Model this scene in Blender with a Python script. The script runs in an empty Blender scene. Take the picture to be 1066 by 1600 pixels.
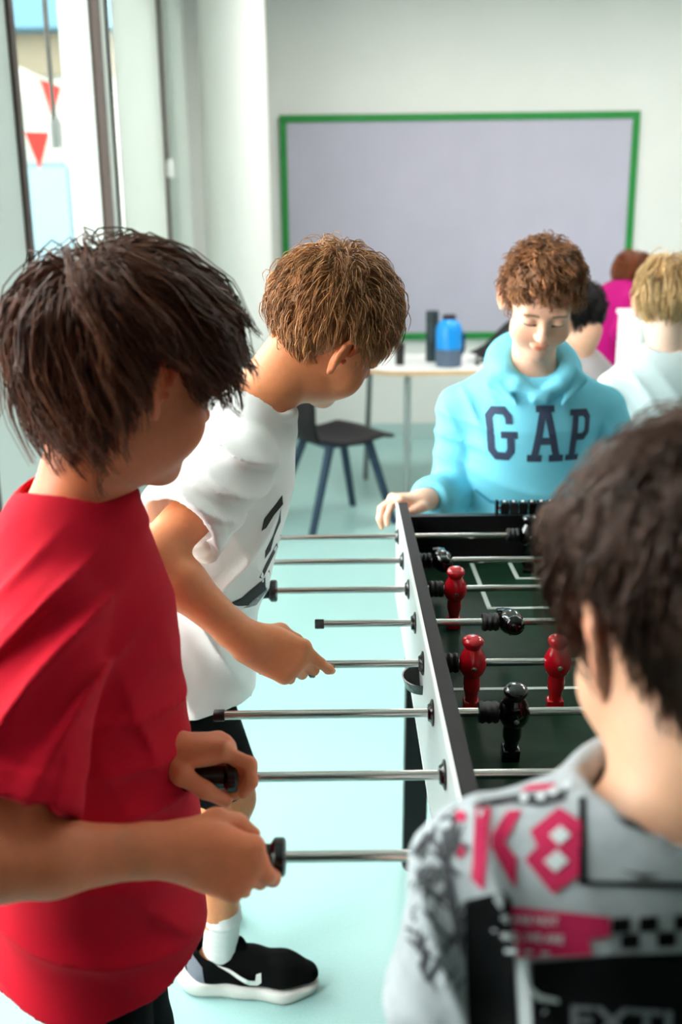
import bpy, bmesh, math, random
import numpy as np
from mathutils import Vector, Matrix
from mathutils.bvhtree import BVHTree

SC = bpy.context.scene
COL = SC.collection
R = math.radians
rnd = random.Random(7)

# ------------------------------------------------------------------ camera
CAM_Z = 1.43
PITCH, ROLL, FPX = R(15.67), R(-0.70), 1606.0
_dn = Vector((0, -math.sin(PITCH), -math.cos(PITCH)))
_fw = Vector((0, math.cos(PITCH), -math.sin(PITCH)))
_ex = Vector((1, 0, 0))
CR = _ex * math.cos(ROLL) - _dn * math.sin(ROLL)      # image right
CD = _ex * math.sin(ROLL) + _dn * math.cos(ROLL)      # image down
cam_d = bpy.data.cameras.new('camera')
cam = bpy.data.objects.new('camera', cam_d)
COL.objects.link(cam)
cam.matrix_world = Matrix(((CR.x, -CD.x, -_fw.x, 0), (CR.y, -CD.y, -_fw.y, 0),
                           (CR.z, -CD.z, -_fw.z, CAM_Z), (0, 0, 0, 1)))
cam_d.sensor_fit = 'VERTICAL'
cam_d.sensor_height = 36.0
cam_d.lens = FPX / 1600 * 36
cam_d.clip_start = 0.05
cam_d.dof.use_dof = True
cam_d.dof.focus_distance = 1.42
cam_d.dof.aperture_fstop = 3.5
SC.camera = cam

# ------------------------------------------------------------------ world, exposure
SC.view_settings.view_transform = 'Standard'
SC.view_settings.look = 'None'
SC.view_settings.gamma = 1.0
SC.view_settings.use_curve_mapping = False
SC.view_settings.exposure = 0.15
W = bpy.data.worlds.new('sky')
SC.world = W
W.use_nodes = True
bg = W.node_tree.nodes['Background']
bg.inputs[0].default_value = (1.0, 1.0, 0.99, 1)
bg.inputs[1].default_value = 12.0


# ------------------------------------------------------------------ helpers
def at(px, py, Y):
    """world point on the plane y = Y seen at photo pixel (px, py)"""
    d = CR * ((px - 533) / FPX) + CD * ((py - 800) / FPX) + _fw
    return Vector((0, 0, CAM_Z)) + d * (Y / d.y)


def onfloor(px, py, z=0.0):
    d = CR * ((px - 533) / FPX) + CD * ((py - 800) / FPX) + _fw
    return Vector((0, 0, CAM_Z)) + d * ((z - CAM_Z) / d.z)


MATS = {}


def mat(name, col, rough=0.5, metal=0.0, spec=0.5, noise=0.0, nscale=30.0, bump=0.0, bscale=60.0,
        attr=None, sss=0.0, sheen=0.0, coat=0.0, trans=0.0, stretch=None):
    if name in MATS:
        return MATS[name]
    m = bpy.data.materials.new(name)
    m.use_nodes = True
    nt = m.node_tree
    b = nt.nodes['Principled BSDF']
    b.inputs['Roughness'].default_value = rough
    b.inputs['Metallic'].default_value = metal
    b.inputs['Specular IOR Level'].default_value = spec
    b.inputs['Coat Weight'].default_value = coat
    b.inputs['Sheen Weight'].default_value = sheen
    b.inputs['Transmission Weight'].default_value = trans
    if sss:
        b.inputs['Subsurface Weight'].default_value = sss
        b.inputs['Subsurface Radius'].default_value = (1.0, 0.35, 0.18)
        b.inputs['Subsurface Scale'].default_value = 0.008
    c4 = (*col, 1)
    b.inputs['Base Color'].default_value = c4
    src = None
    if attr:
        a = nt.nodes.new('ShaderNodeAttribute')
        a.attribute_name = attr
        src = a.outputs['Color']
        nt.links.new(src, b.inputs['Base Color'])
    tc = nt.nodes.new('ShaderNodeTexCoord')
    vec = tc.outputs['Object']
    if stretch:
        mp = nt.nodes.new('ShaderNodeMapping')
        mp.inputs['Scale'].default_value = stretch
        nt.links.new(vec, mp.inputs['Vector'])
        vec = mp.outputs['Vector']
    if noise:
        n = nt.nodes.new('ShaderNodeTexNoise')
        n.inputs['Scale'].default_value = nscale
        n.inputs['Detail'].default_value = 4
        nt.links.new(vec, n.inputs['Vector'])
        mr = nt.nodes.new('ShaderNodeMapRange')
        mr.inputs['From Min'].default_value = 0.3
        mr.inputs['From Max'].default_value = 0.7
        mr.inputs['To Min'].default_value = 1 - noise
        mr.inputs['To Max'].default_value = 1 + noise
        nt.links.new(n.outputs['Fac'], mr.inputs['Value'])
        mx = nt.nodes.new('ShaderNodeVectorMath')
        mx.operation = 'SCALE'
        if src is not None:
            nt.links.new(src, mx.inputs[0])
        else:
            mx.inputs[0].default_value = col
        nt.links.new(mr.outputs[0], mx.inputs['Scale'])
        nt.links.new(mx.outputs[0], b.inputs['Base Color'])
    if bump:
        n2 = nt.nodes.new('ShaderNodeTexNoise')
        n2.inputs['Scale'].default_value = bscale
        n2.inputs['Detail'].default_value = 3
        nt.links.new(vec, n2.inputs['Vector'])
        bp = nt.nodes.new('ShaderNodeBump')
        bp.inputs['Strength'].default_value = bump
        bp.inputs['Distance'].default_value = 0.002
        nt.links.new(n2.outputs['Fac'], bp.inputs['Height'])
        nt.links.new(bp.outputs[0], b.inputs['Normal'])
    MATS[name] = m
    return m


def srgb(r, g, b):
    f = lambda c: (c / 255 / 12.92) if c / 255 <= 0.04045 else ((c / 255 + 0.055) / 1.055) ** 2.4
    return (f(r), f(g), f(b))


def link(name, me, m=None, parent=None, smooth=False):
    o = bpy.data.objects.new(name, me)
    COL.objects.link(o)
    if m is not None and not me.materials:
        me.materials.append(m)
    if parent is not None:
        o.parent = parent
        o.matrix_parent_inverse = Matrix.Identity(4)
    if smooth:
        me.polygons.foreach_set('use_smooth', np.ones(len(me.polygons), dtype=bool))
    return o


def tag(o, label=None, cat=None, group=None, kind=None):
    if label: o['label'] = label
    if cat: o['category'] = cat
    if group: o['group'] = group
    if kind: o['kind'] = kind
    return o


def empty(name, loc, rz=0.0):
    o = bpy.data.objects.new(name, None)
    COL.objects.link(o)
    o.location = loc
    o.rotation_euler = (0, 0, rz)
    o.empty_display_size = 0.1
    return o


class MB:
    """bmesh collector; coordinates are relative to `org`"""
    def __init__(s, org=(0, 0, 0)):
        s.bm = bmesh.new()
        s.org = Vector(org)

    def box(s, lo, hi, bev=0.0):
        lo = Vector(lo) - s.org
        hi = Vector(hi) - s.org
        r = bmesh.ops.create_cube(s.bm, size=1.0)
        vs = r['verts']
        for v in vs:
            v.co = Vector(((lo[i] + hi[i]) / 2 + v.co[i] * (hi[i] - lo[i]) for i in range(3)))
        if bev:
            es = list({e for v in vs for e in v.link_edges})
            bmesh.ops.bevel(s.bm, geom=es, offset=bev, segments=2, affect='EDGES', profile=0.5)
        return s

    def bar(s, a, b, ra, rb=None, n=14, cap=True):
        a = Vector(a) - s.org
        b = Vector(b) - s.org
        rb = ra if rb is None else rb
        d = (b - a)
        L = d.length
        q = d.to_track_quat('Z', 'Y').to_matrix().to_4x4()
        q.translation = (a + b) / 2
        bmesh.ops.create_cone(s.bm, cap_ends=cap, segments=n, radius1=ra, radius2=rb, depth=L, matrix=q)
        return s

    def obar(s, a, b, w, h, upv=(0, 0, 1)):
        """box-section bar from a to b, section w (sideways) x h (along up)"""
        a = Vector(a) - s.org; b = Vector(b) - s.org
        d = (b - a).normalized()
        side = d.cross(Vector(upv)).normalized()
        up = side.cross(d)
        vs = []
        for p in (a, b):
            for i, j in ((-1, -1), (1, -1), (1, 1), (-1, 1)):
                vs.append(s.bm.verts.new(p + side * (w / 2 * i) + up * (h / 2 * j)))
        for i in range(4):
            j = (i + 1) % 4
            s.bm.faces.new((vs[i], vs[j], vs[4 + j], vs[4 + i]))
        s.bm.faces.new(vs[3::-1]); s.bm.faces.new(vs[4:])
        return s

    def lathe(s, a, axis, prof, n=20):
        """profile [(t, r)...] swept round axis from a"""
        a = Vector(a) - s.org
        ax = Vector(axis).normalized()
        q = ax.to_track_quat('Z', 'Y')
        e1, e2 = q @ Vector((1, 0, 0)), q @ Vector((0, 1, 0))
        rings = []
        for t, r in prof:
            c = a + ax * t
            if r < 1e-6:
                rings.append([s.bm.verts.new(c)])
            else:
                rings.append([s.bm.verts.new(c + (e1 * math.cos(2 * math.pi * i / n) + e2 * math.sin(2 * math.pi * i / n)) * r) for i in range(n)])
        for A, B in zip(rings, rings[1:]):
            if len(A) == 1 and len(B) == 1: continue
            if len(A) == 1:
                for i in range(n): s.bm.faces.new((A[0], B[(i + 1) % n], B[i]))
            elif len(B) == 1:
                for i in range(n): s.bm.faces.new((A[i], A[(i + 1) % n], B[0]))
            else:
                for i in range(n): s.bm.faces.new((A[i], A[(i + 1) % n], B[(i + 1) % n], B[i]))
        return s

    def tube(s, pts, r, n=8):
        pts = [Vector(p) - s.org for p in pts]
        rr = r if isinstance(r, (list, tuple)) else [r] * len(pts)
        rings = []
        ref = Vector((0, 0, 1))
        for i, p in enumerate(pts):
            d = (pts[min(i + 1, len(pts) - 1)] - pts[max(i - 1, 0)]).normalized()
            if abs(d.dot(ref)) > 0.95: ref = Vector((1, 0, 0)) if abs(d.x) < 0.9 else Vector((0, 1, 0))
            u = d.cross(ref).normalized(); v = u.cross(d)
            ref = v
            rings.append([s.bm.verts.new(p + (u * math.cos(2 * math.pi * k / n) + v * math.sin(2 * math.pi * k / n)) * rr[i]) for k in range(n)])
        for A, B in zip(rings, rings[1:]):
            for k in range(n):
                s.bm.faces.new((A[k], A[(k + 1) % n], B[(k + 1) % n], B[k]))
        s.bm.faces.new(rings[0][::-1]); s.bm.faces.new(rings[-1])
        return s

    def prism(s, pts, d):
        """polygon pts extruded by vector d"""
        d = Vector(d)
        A = [s.bm.verts.new(Vector(p) - s.org) for p in pts]
        B = [s.bm.verts.new(Vector(p) - s.org + d) for p in pts]
        n = len(A)
        s.bm.faces.new(A[::-1]); s.bm.faces.new(B)
        for i in range(n):
            s.bm.faces.new((A[i], A[(i + 1) % n], B[(i + 1) % n], B[i]))
        return s

    def build(s, name, m, parent=None, smooth=False, auto=True):
        bmesh.ops.recalc_face_normals(s.bm, faces=s.bm.faces)
        me = bpy.data.meshes.new(name)
        s.bm.to_mesh(me)
        s.bm.free()
        o = link(name, me, m, parent)
        if smooth:
            me.polygons.foreach_set('use_smooth', np.ones(len(me.polygons), dtype=bool))
            if auto:
                me.set_sharp_from_angle(angle=R(40))
        if parent is None:
            o.location = s.org
        return o


def copy_tree(o, parent=None):
    c = o.copy()
    COL.objects.link(c)
    c.parent = parent
    for ch in [x for x in o.children]:
        copy_tree(ch, c)
    return c
# ------------------------------------------------------------------ the room
XL, XR, YB, YR, ZC = -0.95, 5.2, 7.0, -2.6, 2.95
M_wall = mat('painted_plaster', srgb(226, 226, 222), 0.85, noise=0.02, nscale=3)
M_panel = mat('pale_green_panel', srgb(220, 225, 221), 0.55, noise=0.015, nscale=2)
M_frame = mat('bronze_frame', srgb(78, 62, 56), 0.45, metal=0.2)
M_ceil = mat('ceiling_paint', srgb(240, 240, 238), 0.9)
M_white = mat('white_plastic', srgb(238, 238, 236), 0.4)

# floor: teal vinyl with fine flecks
mf = mat('teal_vinyl', srgb(154, 193, 190), 0.33, noise=0.05, nscale=220, spec=0.5, bump=0.03, bscale=200)
MB().box((XL - 0.2, YR, -0.1), (XR, YB, 0)).build('floor', mf)
tag(bpy.data.objects['floor'], 'pale teal vinyl floor', kind='structure')
tag(MB().box((XL - 0.2, YR, ZC), (XR, YB, ZC + 0.1)).build('ceiling', M_ceil), 'white painted ceiling', kind='structure')
tag(MB().box((XL - 0.2, YB, 0), (XR, YB + 0.15, ZC)).build('wall_back', M_wall), 'white back wall behind the noticeboard', kind='structure')
tag(MB().box((XR, YR, 0), (XR + 0.15, YB, ZC)).build('wall_right', M_wall), 'white right wall', kind='structure')
tag(MB().box((XL - 0.2, YR - 0.15, 0), (XR, YR, ZC)).build('wall_rear', mat('rear_wall_dark', srgb(74, 76, 78), 0.85)), 'dark grey wall behind the photographer', kind='structure')  # unseen wall, given a dark colour to cut the fill light

# window wall on the left: openings (y0, y1, z0, z1)
OPEN = [(0.55, 1.25, 0.35, 2.75), (1.45, 2.75, 0.35, 2.75), (3.24, 4.50, 0.35, 2.75),
        (4.64, 5.76, 0.35, 2.75), (5.94, 6.75, 0.35, 2.75)]
wl = MB()
T = 0.16
ys = [YR] + [v for o in OPEN for v in o[:2]] + [YB]
for a, b in zip(ys[0::2], ys[1::2]):
    wl.box((XL - T, a, 0), (XL, b, ZC))
for (y0, y1, z0, z1) in OPEN:
    wl.box((XL - T, y0, 0), (XL, y1, z0)); wl.box((XL - T, y0, z1), (XL, y1, ZC))
tag(wl.build('wall_left', M_panel), 'pale green window wall on the left', kind='structure')
M_glass = mat('window_glass', (0.9, 0.97, 0.95), 0.02, trans=1.0)
M_glass.node_tree.nodes['Principled BSDF'].inputs['IOR'].default_value = 1.0
M_tint = mat('dimming_glass', (0.42, 0.47, 0.45), 0.02, trans=1.0)  # pane tint added to dim the overbright view outside
M_tint.node_tree.nodes['Principled BSDF'].inputs['IOR'].default_value = 1.0
for i, (y0, y1, z0, z1) in enumerate(OPEN):
    w = MB((XL - 0.05, y0, z0))
    f = 0.05 if i < 2 else (0.045 if i == 2 else 0.03)
    w.box((XL - 0.03, y0, z0), (XL + 0.012, y0 + f, z1)); w.box((XL - 0.03, y1 - f, z0), (XL + 0.012, y1, z1))
    w.box((XL - 0.03, y0, z0), (XL + 0.01, y1, z0 + f)); w.box((XL - 0.03, y0, z1 - f), (XL + 0.01, y1, z1))
    o = w.build('window_%d' % (i + 1), M_frame)
    tag(o, 'bronze framed tall window', kind='structure')
    g = MB((XL - 0.05, y0, z0)).box((XL - 0.022, y0 + f, z0 + f), (XL - 0.017, y1 - f, z1 - f)).build('window_pane', M_tint if i == 2 else M_glass, o)
# roller blinds pulled down over the two far windows: thin translucent cloth
M_blind = bpy.data.materials.new('blind_cloth')
M_blind.use_nodes = True
nt = M_blind.node_tree
nt.nodes.remove(nt.nodes['Principled BSDF'])
df = nt.nodes.new('ShaderNodeBsdfDiffuse'); df.inputs[0].default_value = (0.76, 0.80, 0.76, 1)
tl = nt.nodes.new('ShaderNodeBsdfTranslucent'); tl.inputs[0].default_value = (0.80, 0.86, 0.81, 1)
mx = nt.nodes.new('ShaderNodeMixShader'); mx.inputs[0].default_value = 0.14
nt.links.new(df.outputs[0], mx.inputs[1]); nt.links.new(tl.outputs[0], mx.inputs[2])
nt.links.new(mx.outputs[0], nt.nodes['Material Output'].inputs[0])
for i, (y0, y1, lab) in enumerate(((4.62, 5.78, 'pale green roller blind pulled down beside the bright window'), (5.91, 6.78, 'pale green roller blind pulled down next to the round column'))):
    e = empty('roller_blind', (XL + 0.03, (y0 + y1) / 2, 0.3))
    hb_ = (y1 - y0) / 2
    MB().box((-0.001, -hb_, 0), (0.001, hb_, 2.5)).build('blind_cloth', M_blind, e)
    MB().bar((0.0, -hb_, 2.52), (0.0, hb_, 2.52), 0.03, n=16).build('roller', M_white, e, True)
    MB().box((-0.006, -hb_, -0.02), (0.006, hb_, 0.005)).build('bottom_bar', M_white, e)
    tag(e, lab, 'blind')
# slim dark door frame further along the same wall
tag(MB().box((XL - 0.01, 5.80, 0), (XL + 0.035, 5.885, ZC)).build('trim_1', M_frame), 'dark vertical door frame strip by the pale panel', kind='structure')
tag(MB().box((XL - 0.01, 6.82, 0.0), (XL + 0.015, 6.85, ZC)).build('trim_2', M_panel), 'pale corner trim', kind='structure')
# skirting
M_skirt = mat('skirting', srgb(176, 200, 198), 0.5)
tag(MB().box((XL, YB - 0.015, 0), (XR, YB, 0.10)).build('baseboard_back', M_skirt), 'grey green skirting at the back wall', kind='structure')

# blind cords with tassels
def cord(px, y, Y, top=2.9, loop=0.012, lab=''):
    p = at(px, y, Y)
    x = XL + 0.085
    c = Vector((x, Y, p.z))
    e = empty('blind_cord', c)
    m_c = mat('cord_grey', srgb(150, 148, 140), 0.7)
    t = MB()
    t.tube([(0, -loop, 0.03), (0, -loop * 1.3, 0.5), (0, -loop * 1.5, top - c.z)], 0.004, 6)
    t.build('cord', m_c, e, True)
    t = MB()
    t.tube([(0, loop, 0.03), (0, loop * 1.4, 0.4), (0, loop * 1.5, top - c.z)], 0.004, 6)
    t.build('cord', m_c, e, True)
    MB().lathe((0, 0, -0.05), (0, 0, 1), [(0, 0.006), (0.004, 0.02), (0.07, 0.02), (0.09, 0.012), (0.095, 0.0)], 12).build('tassel', M_white, e, True)
    tag(e, lab, 'blind cord', 'blind cords on the window wall')
    return e
cord(26, 205, 3.36, lab='blind cord with white tassel at the near side of the bright window')
cord(240, 262, 5.62, lab='blind cord with white tassel beside the thin dark frame strip')

# round white column
M_col = mat('column_paint', srgb(244, 244, 240), 0.6)
cb = at(372, 330, 5.9)
MB((cb.x, 5.9, 0)).lathe((cb.x, 5.9, 0), (0, 0, 1), [(0, 0.185), (0.001, 0.19), (0.09, 0.19), (0.095, 0.18), (ZC, 0.18)], 48).build('column', M_col, None, True)
tag(bpy.data.objects['column'], 'round white column in the far left corner', kind='structure')

# unseen glowing ceiling panels, added to brighten the far half of the room
M_fill = bpy.data.materials.new('fill_light_surface')
M_fill.use_nodes = True
_b = M_fill.node_tree.nodes['Principled BSDF']
_b.inputs['Base Color'].default_value = (0.9, 0.9, 0.9, 1)
_b.inputs['Emission Color'].default_value = (1.0, 0.95, 0.90, 1)
_b.inputs['Emission Strength'].default_value = 14.0
for x, y, w_ in ((0.6, 5.2, 'nearest the column'), (2.4, 5.2, 'over the storage unit'), (2.4, 3.0, 'over the open floor')):
    e = empty('ceiling_fill_light', (x, y, ZC - 0.03))
    MB().box((-0.3, -0.6, 0.0), (0.3, 0.6, 0.012)).build('fill_panel', M_fill, e)
    for lo, hi in (((-0.32, -0.62, -0.004), (-0.3, 0.62, 0.03)), ((0.3, -0.62, -0.004), (0.32, 0.62, 0.03)), ((-0.3, -0.62, -0.004), (0.3, -0.6, 0.03)), ((-0.3, 0.6, -0.004), (0.3, 0.62, 0.03))):
        MB().box(lo, hi).build('frame', M_white, e)
    tag(e, 'added unseen ceiling fill light panel ' + w_, 'ceiling light', 'added ceiling fill lights')

# noticeboard on the back wall
bl, br = at(436, 173, YB - 0.02), at(1000, 180, YB - 0.02)
bt = (bl.z + br.z) / 2
bb = at(620, 531, YB - 0.02).z
bx0, bx1 = bl.x, at(990, 350, YB - 0.02).x
e = empty('noticeboard', ((bx0 + bx1) / 2, YB, bb))
M_felt = mat('lilac_backing', srgb(184, 180, 196), 0.9, noise=0.03, nscale=4, bump=0.05, bscale=300)
M_green = mat('green_border', srgb(18, 132, 52), 0.6)
hw = (bx1 - bx0) / 2; hh = bt - bb
nseg = 4
for i in range(nseg):   # lining paper hung in four drops with visible seams
    x0 = -hw + 2 * hw * i / nseg; x1 = -hw + 2 * hw * (i + 1) / nseg
    MB().box((x0 + 0.0004, -0.02, 0), (x1 - 0.0004, -0.001, hh), 0.0008).build('backing_sheet', M_felt, e)
bw = 0.045
for lo, hi in (((-hw, -0.03, hh - bw), (hw, -0.019, hh)), ((-hw, -0.03, 0), (hw, -0.019, bw)),
               ((-hw, -0.03, bw), (-hw + bw, -0.019, hh - bw)), ((hw - bw, -0.03, bw), (hw, -0.019, hh - bw))):
    m = MB()
    m.box(lo, hi, 0.002)
    m.build('border_strip', M_green, e)
tag(e, 'large lilac noticeboard with a green border on the back wall', 'noticeboard')

# ------------------------------------------------------------------ outside the window
M_ground = mat('paving', srgb(140, 140, 136), 0.9, noise=0.06, nscale=2)
tag(MB((-8, 8, -0.1)).box((-18, -8, -0.25), (XL - 0.2, 22, -0.06)).build('ground_outside', M_ground), 'pale paving outside the window', kind='structure')
tag(MB((2, 12, -0.1)).box((XL - 0.2, YB + 0.15, -0.25), (6, 22, -0.06)).build('ground_beyond', M_ground), 'paving beyond the far end of the room', kind='structure')
e = empty('railing', (-3.2, 9.0, -0.06))
m_r = mat('galvanised', srgb(150, 158, 160), 0.5, metal=0.3)
MB().box((-3, -0.03, 1.03), (2.4, 0.03, 1.08)).build('handrail', m_r, e)
MB().box((-3, -0.02, 0.1), (2.4, 0.02, 0.14)).build('bottom_rail', m_r, e)
for i in range(36):
    x = -2.95 + i * 0.15
    MB().bar((x, 0, 0.1), (x, 0, 1.05), 0.014, n=6).build('baluster', m_r, e)
for i in range(4):
    x = -2.9 + i * 1.7
    MB().box((x - 0.03, -0.03, 0), (x + 0.03, 0.03, 1.2)).build('post', m_r, e)
tag(e, 'grey metal railing outside the window', 'railing')
# building opposite
e = empty('building', (-5, 17, -0.06))
m_b = mat('pale_render', srgb(150, 152, 144), 0.9, noise=0.03, nscale=1)
MB().box((-7, -1, 0), (7, 2, 3.6)).build('wall', m_b, e)
MB().box((-7, -1.05, 3.6), (7, 2, 4.15)).build('band', mat('tan_band', srgb(128, 118, 100), 0.8), e)
MB().box((-7.2, -1.4, 4.15), (7.2, 2, 4.75), 0.03).build('roof_fascia', mat('blue_fascia', srgb(84, 124, 144), 0.6), e)
MB().box((-7, -1, 4.75), (7, 2, 7.5)).build('upper_wall', m_b, e)
for i in range(6):
    x = -6.2 + i * 2.2
    for z in (0.9, 5.2):
        w = MB().box((x, -1.06, z), (x + 1.3, -1.0, z + 1.5)).build('window', mat('far_window', srgb(90, 110, 118), 0.2), e)
        MB().box((x + 0.06, -1.07, z + 0.06), (x + 0.62, -1.06, z + 1.44)).build('pane', mat('far_pane', srgb(120, 150, 160), 0.1), w)
        MB().box((x + 0.68, -1.07, z + 0.06), (x + 1.24, -1.06, z + 1.44)).build('pane', mat('far_pane', srgb(120, 150, 160), 0.1), w)
tag(e, 'pale building with a blue roof edge seen through the window', 'building')
# bunting
m_red = mat('bunting_red', srgb(206, 44, 38), 0.8)
m_wht = mat('bunting_white', srgb(190, 184, 180), 0.8)
def bunting(A, B, sag, n, lab):
    A, B = Vector(A), Vector(B)
    e = empty('bunting', (A + B) / 2)
    P = lambda t: A.lerp(B, t) - Vector((0, 0, sag * 4 * t * (1 - t))) - (A + B) / 2
    MB().tube([P(i / 20) for i in range(21)], 0.006, 5).build('string', m_wht, e, True)
    d = (B - A).normalized()
    for i in range(n):
        c = P((i + 0.5) / n)
        tw = rnd.uniform(-0.5, 0.5)
        nrm = Vector((-d.y, d.x, 0))
        tip = c + Vector((0, 0, -0.22)) + nrm * (0.10 * tw)
        m = MB()
        m.prism([c - d * 0.075, tip, c + d * 0.075], nrm * 0.004)
        m.build('flag', m_red if i % 2 == 0 else m_wht, e)
    tag(e, lab, 'bunting', 'strings of red and white bunting')
bunting((-2.9, 7.0, 2.95), (-1.3, 7.3, 2.15), 0.10, 10, 'sloping string of red and white bunting flags, the upper one outside the window')
bunting((-2.9, 6.4, 2.25), (-1.25, 6.8, 2.05), 0.14, 10, 'string of red and white bunting flags, the lower one outside the window')
# ------------------------------------------------------------------ foosball table
TX0, TX1, TY0, TY1 = 0.112, 0.812, 0.775, 2.005
ZROD, ZTOP, ZEND, ZBOT, ZF = 0.841, 0.886, 0.862, 0.69, 0.765
M_black = mat('black_laminate', srgb(20, 19, 20), 0.5, spec=0.25)
M_rail = mat('charcoal_rail', srgb(40, 36, 38), 0.6, spec=0.2, noise=0.05, nscale=90)
M_grey = mat('pale_grey_laminate', srgb(208, 216, 216), 0.45)
M_edge = mat('white_edge_banding', srgb(240, 240, 240), 0.35)
M_pitch = mat('green_pitch', srgb(22, 50, 34), 0.5, spec=0.12, noise=0.12, nscale=40, bump=0.04, bscale=400)
M_line = mat('white_line', srgb(214, 222, 216), 0.5)
M_chrome = mat('chrome_rod', srgb(206, 200, 196), 0.16, metal=1.0)
M_plastic = mat('black_plastic', srgb(14, 14, 15), 0.22, spec=0.6)
M_rubber = mat('black_rubber', srgb(20, 20, 21), 0.55)
M_redp = mat('red_player', srgb(206, 12, 30), 0.16, coat=0.6)
M_blkp = mat('black_player', srgb(12, 12, 13), 0.14, coat=0.6)
M_screw = mat('screw_steel', srgb(220, 216, 206), 0.25, metal=0.9)
cx, cy = (TX0 + TX1) / 2, (TY0 + TY1) / 2
TO = Vector((cx, cy, 0))
tb = empty('foosball_table', TO)
tag(tb, 'foosball table with pale grey sides, black rails and a dark green pitch', 'foosball table')
TH = 0.022
for sx, xa, xb in ((-1, TX0, TX0 + TH), (1, TX1 - TH, TX1)):
    MB(TO).box((xa + 0.002, TY0, ZBOT), (xb, TY1, ZTOP - 0.004)).build('side_core', M_black, tb)
    xo = xa if sx < 0 else xb - 0.002
    MB(TO).box((xo, TY0, ZBOT + 0.003), (xo + 0.0025, TY1, ZTOP - 0.003)).build('side_panel', M_grey, tb)
    MB(TO).box((xa + 0.003, TY0, ZTOP - 0.005), (xb, TY1, ZTOP), 0.001).build('rail_top', M_rail, tb)
    xe = xa - 0.001 if sx < 0 else xb - 0.002
    MB(TO).box((xe, TY0, ZTOP - 0.006), (xe + 0.004, TY1, ZTOP + 0.0005)).build('edge_strip', M_edge, tb)
    MB(TO).box((xe, TY0, ZBOT), (xe + 0.004, TY1, ZBOT + 0.005)).build('edge_strip', M_edge, tb)
for ya in (TY0, TY1 - TH):
    MB(TO).box((TX0 + TH, ya, ZBOT), (TX1 - TH, ya + TH, ZEND)).build('end_board', M_black, tb)
MB(TO).box((TX0 + TH, TY0 + TH, ZF - 0.012), (TX1 - TH, TY1 - TH, ZF)).build('playfield', M_pitch, tb)
MB(TO).box((TX0 + 0.01, TY0 + 0.01, ZBOT - 0.005), (TX1 - 0.01, TY1 - 0.01, ZBOT + 0.006)).build('bottom_board', M_black, tb)
# lines printed on the pitch
def fline(x0, y0, x1, y1):
    MB(TO).box((x0, y0, ZF), (x1, y1, ZF + 0.0006)).build('field_line', M_line, tb)
lw = 0.008
fline(TX0 + TH, 1.392 - lw / 2, TX1 - TH, 1.392 + lw / 2)
for hwid, dep in ((0.203, 0.262), (0.126, 0.105)):
    for s in (-1, 1):
        ye = TY1 - TH if s > 0 else TY0 + TH
        yi = ye - s * dep
        fline(cx - hwid, min(yi, ye), cx - hwid + lw, max(yi, ye))
        fline(cx + hwid - lw, min(yi, ye), cx + hwid, max(yi, ye))
        fline(cx - hwid, yi - lw / 2, cx + hwid, yi + lw / 2)
m = MB(TO)   # centre circle
n = 48
vs = [(m.bm.verts.new(Vector((r * math.cos(2 * math.pi * i / n), 1.392 - cy + r * math.sin(2 * math.pi * i / n), ZF + 0.0006)))) for r in (0.085, 0.093) for i in range(n)]
for i in range(n):
    j = (i + 1) % n
    m.bm.faces.new((vs[i], vs[j], vs[n + j], vs[n + i]))
m.build('centre_circle', M_line, tb)
# legs, splayed outwards a little
for sx, x in ((-1, TX0 + 0.045), (1, TX1 - 0.045)):
    for sy, y in ((-1, TY0 + 0.10), (1, TY1 - 0.0)):
        m = MB(TO)
        yb = y + sy * 0.06
        m.obar((x, y - sy * 0.05, ZBOT), (x, yb - 0.0, 0.02), 0.05, 0.055, (0, 1, 0))
        lg = m.build('leg', M_black, tb)
        MB(TO).lathe((x, yb, 0.0), (0, 0, 1), [(0, 0.0), (0, 0.026), (0.012, 0.028), (0.024, 0.018), (0.03, 0.0)], 14).build('foot_leveller', M_rubber, lg, True)
# ball cup on the side panel
m = MB(TO)
n = 16
c0 = Vector((TX0, 1.355, 0.775))
rows = []
for j, (rr, dz) in enumerate(((0.034, 0.03), (0.037, 0.03), (0.030, 0.014), (0.018, 0.008), (0.002, 0.006))):
    rows.append([m.bm.verts.new(c0 - TO + Vector((-rr * 0.75 * math.sin(math.pi * i / n), rr * math.cos(math.pi * i / n), dz))) for i in range(n + 1)])
rows.append([m.bm.verts.new(c0 - TO + Vector((-0.03 * 0.75 * math.sin(math.pi * i / n), 0.03 * math.cos(math.pi * i / n), 0.028))) for i in range(n + 1)])
order = [4, 3, 2, 1, 0]
for a, b in zip(order, order[1:]):
    for i in range(n):
        m.bm.faces.new((rows[a][i], rows[a][i + 1], rows[b][i + 1], rows[b][i]))
m.build('ball_cup', M_plastic, tb, True)
# score counter at the far end
sc_x0 = at(778, 806, TY1 - 0.01).x
MB(TO).box((sc_x0, TY1 - 0.018, ZEND + 0.012), (sc_x0 + 0.2, TY1 - 0.010, ZEND + 0.018)).build('counter_bar', M_chrome, tb)
for xx in (sc_x0 - 0.006, sc_x0 + 0.2):
    MB(TO).box((xx, TY1 - 0.02, ZEND - 0.002), (xx + 0.006, TY1 - 0.008, ZEND + 0.03)).build('counter_post', M_plastic, tb)
for i in range(10):
    x = sc_x0 + 0.004 + i * 0.0185
    b = MB(TO).box((x, TY1 - 0.026, ZEND + 0.003), (x + 0.0165, TY1 - 0.002, ZEND + 0.027), 0.002).build('score_bead', M_plastic, tb)
    MB(TO).bar((x + 0.008, TY1 - 0.014, ZEND + 0.0262), (x + 0.008, TY1 - 0.014, ZEND + 0.0285), 0.003, n=8).build('bead_dot', M_edge, b)

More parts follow.
